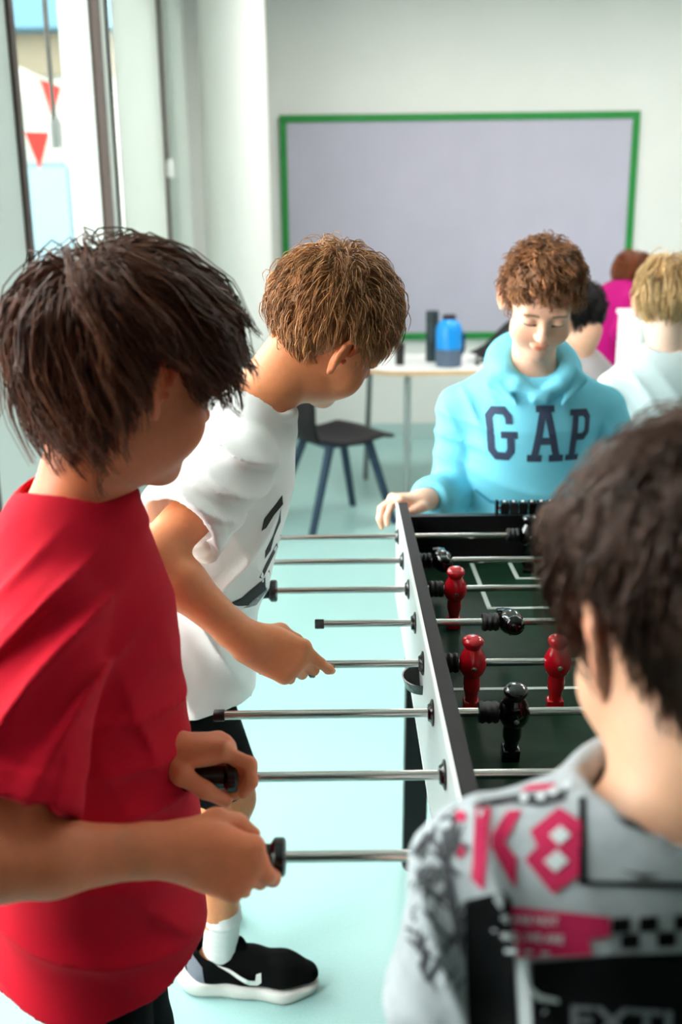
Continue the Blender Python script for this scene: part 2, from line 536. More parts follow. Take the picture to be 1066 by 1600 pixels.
# ---- rods
def player_mesh():
    """foosball man hanging from a rod along X at the origin: foot down -Z"""
    m = MB()
    m.lathe((0, 0, -0.02), (0, 0, 1), [(0, 0.011), (0.006, 0.0165), (0.014, 0.0195), (0.022, 0.0198), (0.030, 0.0178), (0.038, 0.0135), (0.043, 0.0108), (0.0455, 0.0118),
                                      (0.049, 0.0145), (0.0530, 0.0152), (0.0565, 0.0140), (0.0595, 0.0095), (0.061, 0.0)], 20)
    m.lathe((0, 0, -0.078), (0, 0, 1), [(0, 0.0), (0, 0.0095), (0.018, 0.0100), (0.022, 0.0085), (0.026, 0.0088), (0.034, 0.0102), (0.038, 0.0118), (0.046, 0.0122), (0.052, 0.0118), (0.058, 0.0115)], 16)
    m.box((-0.0115, -0.009, -0.079), (0.0115, 0.009, -0.058), 0.002)
    bmesh.ops.recalc_face_normals(m.bm, faces=m.bm.faces)
    me = bpy.data.meshes.new('player')
    m.bm.to_mesh(me); m.bm.free()
    me.polygons.foreach_set('use_smooth', np.ones(len(me.polygons), dtype=bool))
    me.set_sharp_from_angle(angle=R(45))
    return me
PM = {'red': player_mesh(), 'black': player_mesh()}
PM['red'].materials.append(M_redp); PM['black'].materials.append(M_blkp)
def simple(fn, name, mm):
    m = MB(); fn(m)
    bmesh.ops.recalc_face_normals(m.bm, faces=m.bm.faces)
    me = bpy.data.meshes.new(name); m.bm.to_mesh(me); m.bm.free(); me.materials.append(mm)
    me.polygons.foreach_set('use_smooth', np.ones(len(me.polygons), dtype=bool)); me.set_sharp_from_angle(angle=R(40))
    return me
ME_screw = simple(lambda m: m.lathe((0, -0.0185, 0), (0, -1, 0), [(0, 0.0036), (0.002, 0.0036), (0.003, 0.002), (0.003, 0)], 10), 'screw', M_screw)
ME_bump = simple(lambda m: m.lathe((-0.012, 0, 0), (1, 0, 0), [(0, 0.006), (0, 0.013), (0.004, 0.0145), (0.008, 0.0125), (0.012, 0.0145), (0.016, 0.0125), (0.02, 0.0145), (0.024, 0.013), (0.024, 0.006)], 16), 'bumper', M_rubber)
ME_bear = simple(lambda m: m.lathe((0, 0, 0), (-1, 0, 0), [(-0.002, 0.006), (-0.002, 0.017), (0.002, 0.017), (0.004, 0.012), (0.007, 0.010), (0.007, 0.006)], 18), 'bearing', M_plastic)
ME_cap = simple(lambda m: m.lathe((0, 0, 0), (1, 0, 0), [(0, 0), (0, 0.0068), (0.001, 0.0075), (0.013, 0.0075), (0.014, 0.0066), (0.014, 0.005)], 14), 'end_cap', M_rubber)
# grip: flange towards the table at t=0, grip body away from the table (-X)
ME_hand = simple(lambda m: m.lathe((0, 0, 0), (-1, 0, 0), [(0, 0.006), (0, 0.016), (0.002, 0.0185), (0.010, 0.0185), (0.0125, 0.016), (0.015, 0.0125), (0.03, 0.0135), (0.06, 0.0148), (0.09, 0.0145), (0.102, 0.0128), (0.108, 0.008), (0.109, 0)], 18), 'handle', M_plastic)
RODS = [  # team, x of left end of shaft, left end kind, men x, tilt of men (deg)
    ('red', -0.0575, 'handle', [0.462], 0, 'nearest rod with red players, its grip held by the boy in red'),
    ('red', -0.117, 'handle', [0.365, 0.575], 6, 'second nearest rod with red players, held by the boy in red'),
    ('black', -0.154, 'cap', [0.213, 0.413, 0.613], 14, 'third nearest rod with black players, capped end far out to the left'),
    ('red', -0.038, 'handle', [0.18, 0.298, 0.416, 0.534, 0.652], 4, 'rod with red players gripped by the boy in the white shirt'),
    ('black', -0.034, 'cap', [0.258, 0.376, 0.494, 0.612, 0.73], 78, "rod with black players and a short capped end beyond the white-shirted boy's hand"),
    ('red', -0.108, 'handle', [0.189, 0.389, 0.589], 12, 'rod with red players whose black grip meets the white shirt front'),
    ('black', -0.19, 'cap', [0.182, 0.45], 84, 'second farthest rod, black players, running behind the white shirt'),
    ('black', -0.19, 'cap', [0.367], 0, 'farthest goalkeeper rod, black player, nearest the blue hoodie')]
for k, (team, xl, kind, men, tilt, lab) in enumerate(RODS):
    Y = 0.867 + 0.15 * k
    o = empty('foosball_rod', (cx, Y, ZROD))
    o.rotation_euler = (R(tilt), 0, 0)
    xr = xl + 1.02 + (0.06 if kind == 'cap' else 0)
    MB().bar((xl - cx, 0, 0), (xr - cx, 0, 0), 0.0056, n=20).build('shaft', M_chrome, o, True)
    if kind == 'handle':
        h = link('handle', ME_hand, None, o); h.location = (xl - cx, 0, 0)
        if k == 3: h.scale = (0.76, 1, 1)
        c = link('end_cap', ME_cap, None, o); c.location = (xr - cx, 0, 0)
    else:
        c = link('end_cap', ME_cap, None, o); c.location = (xl - cx - 0.008, 0, 0)
        h = link('handle', ME_hand, None, o); h.location = (xr - cx, 0, 0); h.rotation_euler = (0, 0, math.pi)
    for x in men:
        p = link('player', PM[team], None, o); p.location = (x - cx, 0, 0)
        sc_ = link('screw', ME_screw, None, p)
    for x in (men[0] - 0.032, men[-1] + 0.032):
        if TX0 + 0.03 < x < TX1 - 0.03:
            b = link('bumper', ME_bump, None, o); b.location = (x - cx, 0, 0)
    for x, rz in ((TX0, 0), (TX1, math.pi)):
        b = link('bearing', ME_bear, None, tb); b.location = (x - TO.x, Y - TO.y, ZROD); b.rotation_euler = (0, 0, rz)
    tag(o, lab, 'foosball rod', 'rods of the foosball table')

# ------------------------------------------------------------------ furniture at the back
M_top = mat('white_desk_top', srgb(236, 238, 236), 0.4)
M_wood = mat('beech_edge', srgb(222, 182, 138), 0.5, noise=0.08, nscale=20)
M_leg = mat('grey_steel_leg', srgb(176, 186, 186), 0.4, metal=0.3)
dz = 0.70
d0 = Vector((0.14, 5.3, 0))
e = empty('classroom_table', (0.9, 5.62, 0))
def slab(m, x0, x1, y0, y1, z0, z1, r, org):
    pts = []
    for cxx, cyy, a0 in ((x1 - r, y1 - r, 0), (x0 + r, y1 - r, 90), (x0 + r, y0 + r, 180), (x1 - r, y0 + r, 270)):
        for i in range(9):
            a = R(a0 + i * 11.25)
            pts.append((cxx + r * math.cos(a) - org.x, cyy + r * math.sin(a) - org.y, z0))
    m.prism(pts, (0, 0, z1 - z0))
    return m
EO = Vector((0.9, 5.62, 0))
slab(MB(), 0.13, 1.75, 5.25, 5.98, dz - 0.024, dz - 0.001, 0.2, EO).build('edge_band', M_wood, e)
slab(MB(), 0.136, 1.744, 5.256, 5.974, dz - 0.02, dz, 0.195, EO).build('table_top', M_top, e)
for x, y in ((0.36, 5.42), (1.6, 5.42), (1.6, 5.85)):
    MB(EO).bar((x, y, dz - 0.024), (x, y, 0.0), 0.019, n=14).build('leg', M_leg, e, True)
MB(EO).bar((0.115 + 0.06, 5.8, dz - 0.024), (0.115 + 0.03, 5.8, 0.0), 0.016, n=14).build('leg', mat('dark_steel_leg', srgb(110, 118, 120), 0.4, metal=0.3), e, True)
tag(e, 'white classroom table with rounded beech edge under the noticeboard', 'table')

def bottle(name, px, py, Y, prof, m, lab, cat='bottle'):
    b = at(px, py, Y)
    b.z = dz
    o = empty(name, b)
    tag(o, lab, cat)
    return o, b
# tall dark flask
o, b = bottle('water_bottle', 675, 560, 5.62, None, None, 'tall dark green flask on the white table')
MB().lathe((0, 0, 0), (0, 0, 1), [(0, 0), (0, 0.032), (0.005, 0.034), (0.2, 0.034), (0.212, 0.028)], 24).build('flask_body', mat('dark_green_metal', srgb(16, 44, 52), 0.4), o, True)
MB().lathe((0, 0, 0.207), (0, 0, 1), [(0, 0.0335), (0.001, 0.035), (0.06, 0.035), (0.066, 0.031), (0.066, 0)], 24).build('lid', mat('teal_black_lid', srgb(14, 34, 40), 0.45), o, True)
# big blue bottle with grey boot
o, b = bottle('water_bottle', 701, 570, 5.42, None, None, 'large bright blue bottle with a grey base, beside the dark flask')
MB().lathe((0, 0, 0), (0, 0, 1), [(0, 0), (0, 0.062), (0.006, 0.068), (0.085, 0.07), (0.092, 0.07)], 28).build('grey_boot', mat('grey_silicone', srgb(84, 100, 122), 0.6), o, True)
MB().lathe((0, 0, 0.09), (0, 0, 1), [(0, 0.068), (0.10, 0.069), (0.125, 0.062), (0.15, 0.042), (0.155, 0.034)], 28).build('bottle_body', mat('blue_plastic', srgb(0, 146, 232), 0.35), o, True)
MB().lathe((0, 0, 0.243), (0, 0, 1), [(0, 0.036), (0.022, 0.036), (0.026, 0.03), (0.026, 0)], 20).build('cap', mat('dark_cap', srgb(40, 26, 36), 0.5), o, True)
MB().tube([(0.05, 0, 0.2), (0.078, 0, 0.16), (0.078, 0, 0.09), (0.066, 0, 0.06)], 0.009, 8).build('carry_loop', mat('navy_loop', srgb(14, 40, 90), 0.5), o, True)
# small dark cup
o, b = bottle('cup', 625, 568, 5.5, None, None, 'small dark brown cup at the left end of the white table', 'cup')
MB().lathe((0, 0, 0), (0, 0, 1), [(0, 0), (0, 0.021), (0.002, 0.023), (0.1, 0.026)], 18).build('cup_body', mat('dark_brown_plastic', srgb(28, 16, 16), 0.4), o, True)
MB().lathe((0, 0, 0.1), (0, 0, 1), [(0, 0.0265), (0.012, 0.0265), (0.016, 0.022), (0.016, 0)], 18).build('lid', mat('dark_lid', srgb(20, 12, 12), 0.4), o, True)
# black bag slumped on the table
b = at(786, 560, 5.6)
o = empty('bag', (b.x, 5.6, dz))
m = MB()
prof = [(0, 0.0, 0.0), ]
bmesh.ops.create_icosphere(m.bm, subdivisions=4, radius=1.0)
for v in m.bm.verts:
    p = v.co
    n_ = math.sin(5 * p.x + 1) * 0.04 + math.sin(7 * p.y + 2 * p.z) * 0.05
    s_ = 1 + n_
    v.co = Vector((p.x * 0.17 * s_, p.y * 0.11 * s_, max(0.0, (p.z * 0.5 + 0.42) * 0.2 * s_ + 0.10 * p.x * max(0, p.z + 0.4))))
m.build('bag_body', mat('black_nylon', srgb(16, 15, 18), 0.6, bump=0.3, bscale=40), o, True, False)
MB().tube([(-0.13, -0.05, 0.07), (-0.15, -0.09, 0.04), (-0.16, -0.12, 0.012), (-0.16, -0.18, 0.009)], 0.008, 8).build('strap', mat('black_nylon', (0, 0, 0)), o, True)
tag(o, 'black bag slumped on the white table behind the blue hoodie', 'bag')

# white storage unit at the right
p0 = at(998, 520, 3.95)
zt = at(985, 492, 3.95).z
CO = Vector((p0.x + 0.45, 4.10, 0))
e = empty('storage_unit', CO)
MB(CO).box((p0.x, 3.95, 0.05), (p0.x + 0.9, 4.25, zt - 0.02)).build('carcass', M_top, e)
MB(CO).box((p0.x - 0.008, 3.942, zt - 0.02), (p0.x + 0.908, 4.258, zt), 0.003).build('top_board', M_white, e)
MB(CO).box((p0.x + 0.02, 3.97, 0), (p0.x + 0.88, 4.23, 0.05)).build('plinth', M_skirt, e)
for i in range(2):
    dd = MB(CO).box((p0.x + 0.004 + i * 0.448, 3.934, 0.06), (p0.x + 0.448 + i * 0.448, 3.95, zt - 0.026), 0.002).build('door', M_white, e)
    MB(CO).bar((p0.x + 0.41 + i * 0.08, 3.925, 0.7), (p0.x + 0.41 + i * 0.08, 3.925, 0.82), 0.005, n=8).build('handle', M_leg, dd, True)
tag(e, 'white two-door storage unit behind the fair-haired boy', 'cabinet')

# ---- black moulded chair with splayed steel legs
M_shell = mat('black_polypropylene', srgb(30, 25, 28), 0.55, spec=0.2, bump=0.05, bscale=300)
M_cleg = mat('slate_steel', srgb(40, 60, 78), 0.5, spec=0.25)
C0 = onfloor(540, 800); C0 = Vector((-0.02, 4.95, 0))
ch = empty('classroom_chair', C0, R(120))
ch.scale = (1.06, 1.06, 1.04)
# local: seat faces -Y ; build the shell as one swept sheet
def shell():
    m = MB()
    nu, nv = 17, 26
    top, bot = [], []
    sh = 0.43
    for j in range(nv):
        t = j / (nv - 1)
        if t < 0.52:
            s_ = t / 0.52
            y = -0.22 + 0.40 * s_
            z = sh + 0.012 * math.cos(s_ * math.pi) - 0.022 * math.sin(math.pi * s_) - (0.03 * max(0, 0.18 - s_) / 0.18)
            w = 0.205 + 0.012 * math.sin(math.pi * s_) - 0.05 * max(0, (0.12 - s_) / 0.12)
            if s_ > 0.7: w -= 0.09 * (s_ - 0.7) / 0.3
        else:
            s_ = (t - 0.52) / 0.48
            y = 0.18 + 0.035 * math.sin(min(1, s_ * 3) * math.pi / 2) + 0.07 * s_
            z = sh - 0.012 + 0.40 * s_ ** 1.05
            w = 0.115 + 0.09 * math.sin(min(1.0, s_ * 1.5) * math.pi / 2)
            if s_ > 0.85: w -= 0.06 * ((s_ - 0.85) / 0.15) ** 2
        row = []
        for i in range(nu):
            u = -1 + 2 * i / (nu - 1)
            dish = 0.022 * u * u
            if t < 0.52: p = Vector((w * u, y, z + dish * (0.6 if t > 0.1 else 0.2)))
            else: p = Vector((w * u, y - dish * 1.4, z))
            row.append(p)
        top.append(row)
    T_ = [[m.bm.verts.new(p) for p in r] for r in top]
    for j in range(nv - 1):
        for i in range(nu - 1):
            m.bm.faces.new((T_[j][i], T_[j][i + 1], T_[j + 1][i + 1], T_[j + 1][i]))
    return m
o = shell().build('shell', M_shell, ch, True, False)
md = o.modifiers.new('thick', 'SOLIDIFY'); md.thickness = 0.014; md.offset = 0
MB().box((-0.13, -0.12, 0.385), (0.13, 0.12, 0.41), 0.004).build('under_frame', M_cleg, ch)
for sx in (-1, 1):
    MB().tube([(sx * 0.12, -0.10, 0.40), (sx * 0.19, -0.20, 0.0)], [0.021, 0.017], 10).build('leg', M_cleg, ch, True)
    MB().tube([(sx * 0.12, 0.10, 0.40), (sx * 0.19, 0.24, 0.0)], [0.021, 0.017], 10).build('leg', M_cleg, ch, True)
tag(ch, 'black moulded classroom chair with slate steel legs behind the boy in white', 'chair')
# ------------------------------------------------------------------ implicit-surface modelling
V3 = lambda *a: np.array(a if len(a) > 1 else a[0], dtype=np.float64)
def nrm(v):
    v = np.asarray(v, float)
    return v / (np.linalg.norm(v) + 1e-12)
def frame(fwd, up=(0, 0, 1)):
    """columns: right, forward, up"""
    f = nrm(fwd); r = nrm(np.cross(f, up)); u = np.cross(r, f)
    return np.stack([r, f, u], 1)


class Field:
    def __init__(s):
        s.ops = []
        s.disp = None

    def _add(s, kind, fn, lo, hi, k):
        s.ops.append((kind, fn, np.asarray(lo) - k - 0.012, np.asarray(hi) + k + 0.012, k))
        return s

    def cone(s, a, b, ra, rb=None, k=0.02, kind='add', sq=None):
        """tapered capsule; sq=(axis, factor) flattens it along axis"""
        a = V3(a); b = V3(b); rb = ra if rb is None else rb
        ba = b - a; L2 = float(ba @ ba) + 1e-12
        rm = max(ra, rb)
        if sq is not None:
            ax = nrm(sq[0]); sf = 1.0 / sq[1]
        a3, ba3 = a.astype(np.float32), ba.astype(np.float32)
        if sq is not None: ax = ax.astype(np.float32)
        def fn(P):
            q = P - a3
            t = np.clip((q @ ba3) / np.float32(L2), 0, 1)
            q = q - t[..., None] * ba3
            if sq is not None:
                q = q + (q @ ax)[..., None] * (np.float32(sf - 1) * ax)
            d = np.sqrt((q * q).sum(-1)) - (ra + (rb - ra) * t)
            return d * (0.85 if sq is not None else 1.0)
        return s._add(kind, fn, np.minimum(a, b) - rm, np.maximum(a, b) + rm, k)

    def chain(s, pts, rad, k=0.02, kind='add', sq=None):
        for i in range(len(pts) - 1):
            s.cone(pts[i], pts[i + 1], rad[i], rad[i + 1], k, kind, sq)
        return s

    def ell(s, c, r, M=None, k=0.02, kind='add'):
        c = V3(c); r = V3(r); M = np.eye(3) if M is None else np.asarray(M)
        A = (M / r).astype(np.float32); B = (M / (r * r)).astype(np.float32); c3 = c.astype(np.float32)
        def fn(P):
            q = P - c3
            k0 = np.sqrt(((q @ A) ** 2).sum(-1)); k1 = np.sqrt(((q @ B) ** 2).sum(-1)) + 1e-9
            return k0 * (k0 - 1) / k1
        m = r.max()
        return s._add(kind, fn, c - m, c + m, k)

    def cyl(s, a, b, r, k=0.003, kind='sub'):
        """flat-ended cylinder (used to trim hems)"""
        a = V3(a); b = V3(b); L = np.linalg.norm(b - a); ax = (b - a) / L
        def fn(P):
            q = P - a; t = q @ ax
            rad = np.sqrt(np.maximum((q * q).sum(-1) - t * t, 0)) - r
            return np.maximum(rad, np.maximum(-t, t - L))
        return s._add(kind, fn, np.minimum(a, b) - r, np.maximum(a, b) + r, k)

    def plane(s, c, n, lo, hi, k=0.004):
        """remove everything on the +n side of the plane inside the box lo..hi"""
        c = V3(c); n = nrm(n)
        return s._add('sub', lambda P: -((P - c) @ n), lo, hi, k)

    def points(s, P):
        """field value at a flat list of points"""
        d = np.full(len(P), 0.2, np.float32)
        for kind, fn, l, u, k in s.ops:
            m = np.flatnonzero(((P >= l) & (P <= u)).all(1))
            if not len(m): continue
            v = fn(P[m]).astype(np.float32); c = d[m]
            if kind == 'add':
                w = np.maximum(k - np.abs(c - v), 0) / k
                d[m] = np.minimum(c, v) - w * w * (k * 0.25)
            else:
                v = -v
                w = np.maximum(k - np.abs(c - v), 0) / k
                d[m] = np.maximum(c, v) + w * w * (k * 0.25)
        return d

    def evaluate(s, lo, hi, h, f=3):
        """sparse evaluation: a coarse pass finds the blocks that hold the surface"""
        lo = np.asarray(lo, float)
        nc = np.maximum(np.ceil((np.asarray(hi) - lo) / (h * f)).astype(int), 1)
        H = h * f
        G = np.stack(np.meshgrid(*[np.arange(c + 1) for c in nc], indexing='ij'), -1).reshape(-1, 3)
        dc = s.points((lo + G * H).astype(np.float32)).reshape(nc + 1)
        near = np.abs(dc)
        mn = np.full(nc, 9.0, np.float32)
        for o in [(i, j, k) for i in (0, 1) for j in (0, 1) for k in (0, 1)]:
            mn = np.minimum(mn, near[o[0]:o[0] + nc[0], o[1]:o[1] + nc[1], o[2]:o[2] + nc[2]])
        actc = mn < H * 1.6 + (0.009 if s.disp is not None else 0.003)
        n = nc * f + 1
        sg = np.where(dc < 0, -0.1, 0.1).astype(np.float32)
        d = np.repeat(np.repeat(np.repeat(sg, f, 0), f, 1), f, 2)[:n[0], :n[1], :n[2]].copy()
        need = np.zeros(n, bool)
        A_ = np.repeat(np.repeat(np.repeat(actc, f, 0), f, 1), f, 2)
        for o in [(i, j, k) for i in (0, 1) for j in (0, 1) for k in (0, 1)]:
            need[o[0]:o[0] + A_.shape[0], o[1]:o[1] + A_.shape[1], o[2]:o[2] + A_.shape[2]] |= A_
        idx = np.argwhere(need)
        P = (lo + idx * h).astype(np.float32)
        v = s.points(P)
        if s.disp is not None:
            m = np.abs(v) < 0.02
            v[m] += s.disp(P[m]).astype(np.float32)
        d[need] = v
        return d, lo

    def bounds(s):
        L = np.min([o[2] for o in s.ops if o[0] == 'add'], 0); U = np.max([o[3] for o in s.ops if o[0] == 'add'], 0)
        return L, U

    def mesh(s, h, lo=None, hi=None, skip=()):
        if lo is None: lo, hi = s.bounds()
        d, lo = s.evaluate(lo, hi, h)
        return nets(d, lo, h, skip)


def nets(d, lo, h, skip=()):
    s = d < 0
    c = np.zeros(tuple(np.array(d.shape) - 1), np.int8)
    offs = [(i, j, k) for i in (0, 1) for j in (0, 1) for k in (0, 1)]
    n = np.array(c.shape)
    sub = lambda a, o: a[o[0]:o[0] + n[0], o[1]:o[1] + n[1], o[2]:o[2] + n[2]]
    for o in offs: c += sub(s, o)
    act = (c > 0) & (c < 8)
    ids = np.argwhere(act)
    if not len(ids): return np.zeros((0, 3)), np.zeros((0, 4), int)
    idx = np.full(c.shape, -1, np.int64); idx[act] = np.arange(len(ids))
    vals = {o: d[ids[:, 0] + o[0], ids[:, 1] + o[1], ids[:, 2] + o[2]].astype(np.float64) for o in offs}
    acc = np.zeros((len(ids), 3)); cnt = np.zeros(len(ids))
    for o in offs:
        for a in range(3):
            if o[a]: continue
            o2 = tuple(o[i] + (i == a) for i in range(3))
            va, vb = vals[o], vals[o2]
            x = (va < 0) != (vb < 0)
            t = np.where(x, va / np.where(x, va - vb, 1), 0)
            p = np.array(o, float)[None, :].repeat(len(ids), 0); p[:, a] += t
            acc += p * x[:, None]; cnt += x
    vert = lo + (ids + acc / cnt[:, None]) * h
    quads = []
    for a in range(3):
        b, e = (a + 1) % 3, (a + 2) % 3
        s0 = np.take(s, range(0, s.shape[a] - 1), a); s1 = np.take(s, range(1, s.shape[a]), a)
        ed = np.argwhere(s0 != s1)
        ed = ed[(ed[:, b] > 0) & (ed[:, e] > 0) & (ed[:, b] < s.shape[b] - 1) & (ed[:, e] < s.shape[e] - 1)]
        if not len(ed): continue
        q = []
        for db, de in ((-1, -1), (0, -1), (0, 0), (-1, 0)):
            x = ed.copy(); x[:, b] += db; x[:, e] += de
            q.append(idx[x[:, 0], x[:, 1], x[:, 2]])
        q = np.stack(q, 1)
        fl = s0[ed[:, 0], ed[:, 1], ed[:, 2]]
        q[~fl] = q[~fl][:, ::-1]
        quads.append(q)
    quads = np.concatenate(quads)
    for (l, u) in skip:
        ins = ((vert > np.asarray(l) + h) & (vert < np.asarray(u) - h)).all(1)
        quads = quads[~ins[quads].all(1)]
    used = np.unique(quads); re = np.full(len(vert), -1); re[used] = np.arange(len(used))
    return vert[used], re[quads]


def merge(parts):
    V, F, o = [], [], 0
    for v, f in parts:
        V.append(v); F.append(f + o); o += len(v)
    return np.concatenate(V), np.concatenate(F)


def to_mesh(name, V, F, col=None):
    me = bpy.data.meshes.new(name)
    F = np.asarray(F, np.int32); nq = F.shape[1]
    me.vertices.add(len(V)); me.vertices.foreach_set('co', np.asarray(V, np.float32).ravel())
    me.loops.add(F.size); me.loops.foreach_set('vertex_index', F.ravel())
    me.polygons.add(len(F)); me.polygons.foreach_set('loop_start', np.arange(0, F.size, nq, dtype=np.int32))
    me.polygons.foreach_set('use_smooth', np.ones(len(F), bool))
    me.update(calc_edges=True)
    if col is not None:
        at_ = me.attributes.new('Col', 'FLOAT_COLOR', 'POINT')
        c = np.ones((len(V), 4), np.float32); c[:, :3] = col
        at_.data.foreach_set('color', c.ravel())
    return me


def smooth_noise(seed):
    """cheap smooth vector-noise: sum of random plane waves"""
    r = np.random.RandomState(seed)
    def fn(P, freq, n=7):
        D = r.normal(size=(n, 3)); D /= np.linalg.norm(D, axis=1)[:, None]
        ph = r.uniform(0, 6.28, n); f = freq * r.uniform(0.6, 1.5, n)
        return np.sin((P @ D.T) * f + ph).sum(1) / n ** 0.5
    return fn


# ------------------------------------------------------------------ head, hand, hair
def kid_head(F, c, M, s=1.0, look_down=True, ears=True):
    """adds a child's head to field F; c centre, M columns right/forward/up"""
    L = lambda x, y, z: V3(c) + M @ (V3(x, y, z) * s)
    E = lambda p, r, k=0.02, kind='add', M2=None: F.ell(L(*p), V3(r) * s, M if M2 is None else M @ M2, k * s, kind)
    Cn = lambda a, b, ra, rb, k=0.01, kind='add': F.cone(L(*a), L(*b), ra * s, rb * s, k * s, kind)
    E((0, -0.018, 0.034), (0.073, 0.090, 0.078))
    E((0, 0.028, -0.028), (0.058, 0.056, 0.080), 0.03)
    E((0, 0.012, -0.070), (0.050, 0.050, 0.030), 0.03)               # jaw
    E((0, 0.062, -0.094), (0.021, 0.018, 0.017), 0.022)              # chin
    for x in (-1, 1):
        E((x * 0.037, 0.048, -0.040), (0.026, 0.026, 0.030), 0.02)   # cheeks
    Cn((-0.036, 0.068, 0.022), (0.036, 0.068, 0.022), 0.013, 0.013, 0.016)   # brow
    for x in (-1, 1):
        E((x * 0.030, 0.090, 0.003), (0.017, 0.012, 0.0105), 0.014, 'sub')
        E((x * 0.030, 0.0705, 0.0015), (0.0155, 0.0125, 0.0115), 0.004)
        Cn((x * 0.017, 0.0785, -0.0045), (x * 0.043, 0.0735, -0.0035), 0.0022, 0.0018, 0.003)   # lash line
    Cn((0, 0.078, 0.010), (0, 0.0965, -0.024), 0.0075, 0.0095, 0.010)        # nose
    E((0, 0.0985, -0.0275), (0.0105, 0.009, 0.0085), 0.006)
    for x in (-1, 1): E((x * 0.0105, 0.0895, -0.030), (0.0065, 0.008, 0.006), 0.006)
    for x in (-1, 1): E((x * 0.0055, 0.0955, -0.0365), (0.003, 0.004, 0.003), 0.003, 'sub')
    E((0, 0.0825, -0.056), (0.019, 0.0075, 0.0055), 0.006)
    E((0, 0.0815, -0.0645), (0.0155, 0.0075, 0.006), 0.005)
    Cn((-0.018, 0.0865, -0.0600), (0.018, 0.0865, -0.0600), 0.0011, 0.0011, 0.003, 'sub')
    if ears:
        for x in (-1, 1):
            ta = x * R(24)      # ear plate flares backwards/outwards
            ca, sa = math.cos(ta), math.sin(ta)
            M2 = np.array([[ca, sa, 0], [-sa, ca, 0], [0, 0, 1]]).T
            o = V3(x * 0.0735, -0.010, -0.006)
            Q = lambda y, z, out=0.0: tuple(o + M2 @ V3(x * (0.006 + out), y - 0.006, z))
            E(Q(-0.002, 0.0, -0.003), (0.0045, 0.015, 0.026), 0.008, 'add', M2)
            rim = [(0.011, 0.006), (0.013, 0.017), (0.008, 0.026), (-0.001, 0.0295), (-0.011, 0.026), (-0.0165, 0.016), (-0.0165, 0.003), (-0.012, -0.010), (-0.006, -0.020)]
            for a, b in zip(rim, rim[1:]):
                Cn(Q(*a, 0.003), Q(*b, 0.003), 0.0036, 0.0036, 0.003)
            E(Q(-0.001, -0.025, 0.0), (0.0042, 0.0075, 0.0085), 0.004, 'add', M2)          # lobe
            an = [(-0.004, 0.018), (-0.009, 0.009), (-0.009, -0.002), (-0.005, -0.012)]
            for a, b in zip(an, an[1:]): Cn(Q(*a, 0.001), Q(*b, 0.001), 0.003, 0.003, 0.003)
            E(Q(0.001, -0.004, 0.003), (0.0045, 0.0065, 0.0085), 0.003, 'sub', M2)         # concha
            E(Q(0.010, -0.006, 0.003), (0.003, 0.0035, 0.005), 0.003, 'add', M2)           # tragus
    return L


def skin_color(V, c, M, s, base, extra=None):
    """per-vertex skin tone: ears reddened as if backlit, redder lips and cheeks, darker brows"""
    q = (V - V3(c)) @ M / s
    col = np.tile(np.asarray(base, float), (len(V), 1))
    def blend(mask, to):
        nonlocal col
        m = np.clip(mask, 0, 1)[:, None]
        col = col * (1 - m) + np.asarray(to) * m
    g = lambda p, r: np.exp(-(((q - np.array(p)) / np.array(r)) ** 2).sum(1))
    b = np.asarray(base)
    for x in (-1, 1):
        blend(g((x * 0.085, -0.012, 0), (0.014, 0.024, 0.034)) * 0.75, b * (1.0, 0.52, 0.42))  # light glowing through the ears, put into the skin colour
        blend(g((x * 0.042, 0.07, -0.035), (0.02, 0.03, 0.02)) * 0.35, b * (1.05, 0.68, 0.62))
        t = np.clip(1 - np.abs(q[:, 2] - 0.0225 + 0.18 * (np.abs(q[:, 0]) - 0.03) ** 2 / 0.03) / 0.0045, 0, 1) * ((np.abs(q[:, 0]) > 0.014) & (np.abs(q[:, 0]) < 0.047) & (q[:, 1] > 0.05))
        blend(t * 0.75, (0.13, 0.07, 0.04))
        blend(np.clip(1.6 - np.abs(q[:, 2] + 0.0042) / 0.0022, 0, 1) * ((np.abs(np.abs(q[:, 0]) - 0.030) < 0.014) & (q[:, 1] > 0.066)), (0.03, 0.02, 0.015))
    blend(g((0, 0.09, -0.060), (0.0165, 0.02, 0.0085)) * 1.1, b * (0.95, 0.45, 0.42))
    blend(g((0, 0.105, -0.03), (0.012, 0.02, 0.012)) * 0.3, b * (1.0, 0.65, 0.6))
    return np.clip(col, 0, 1)


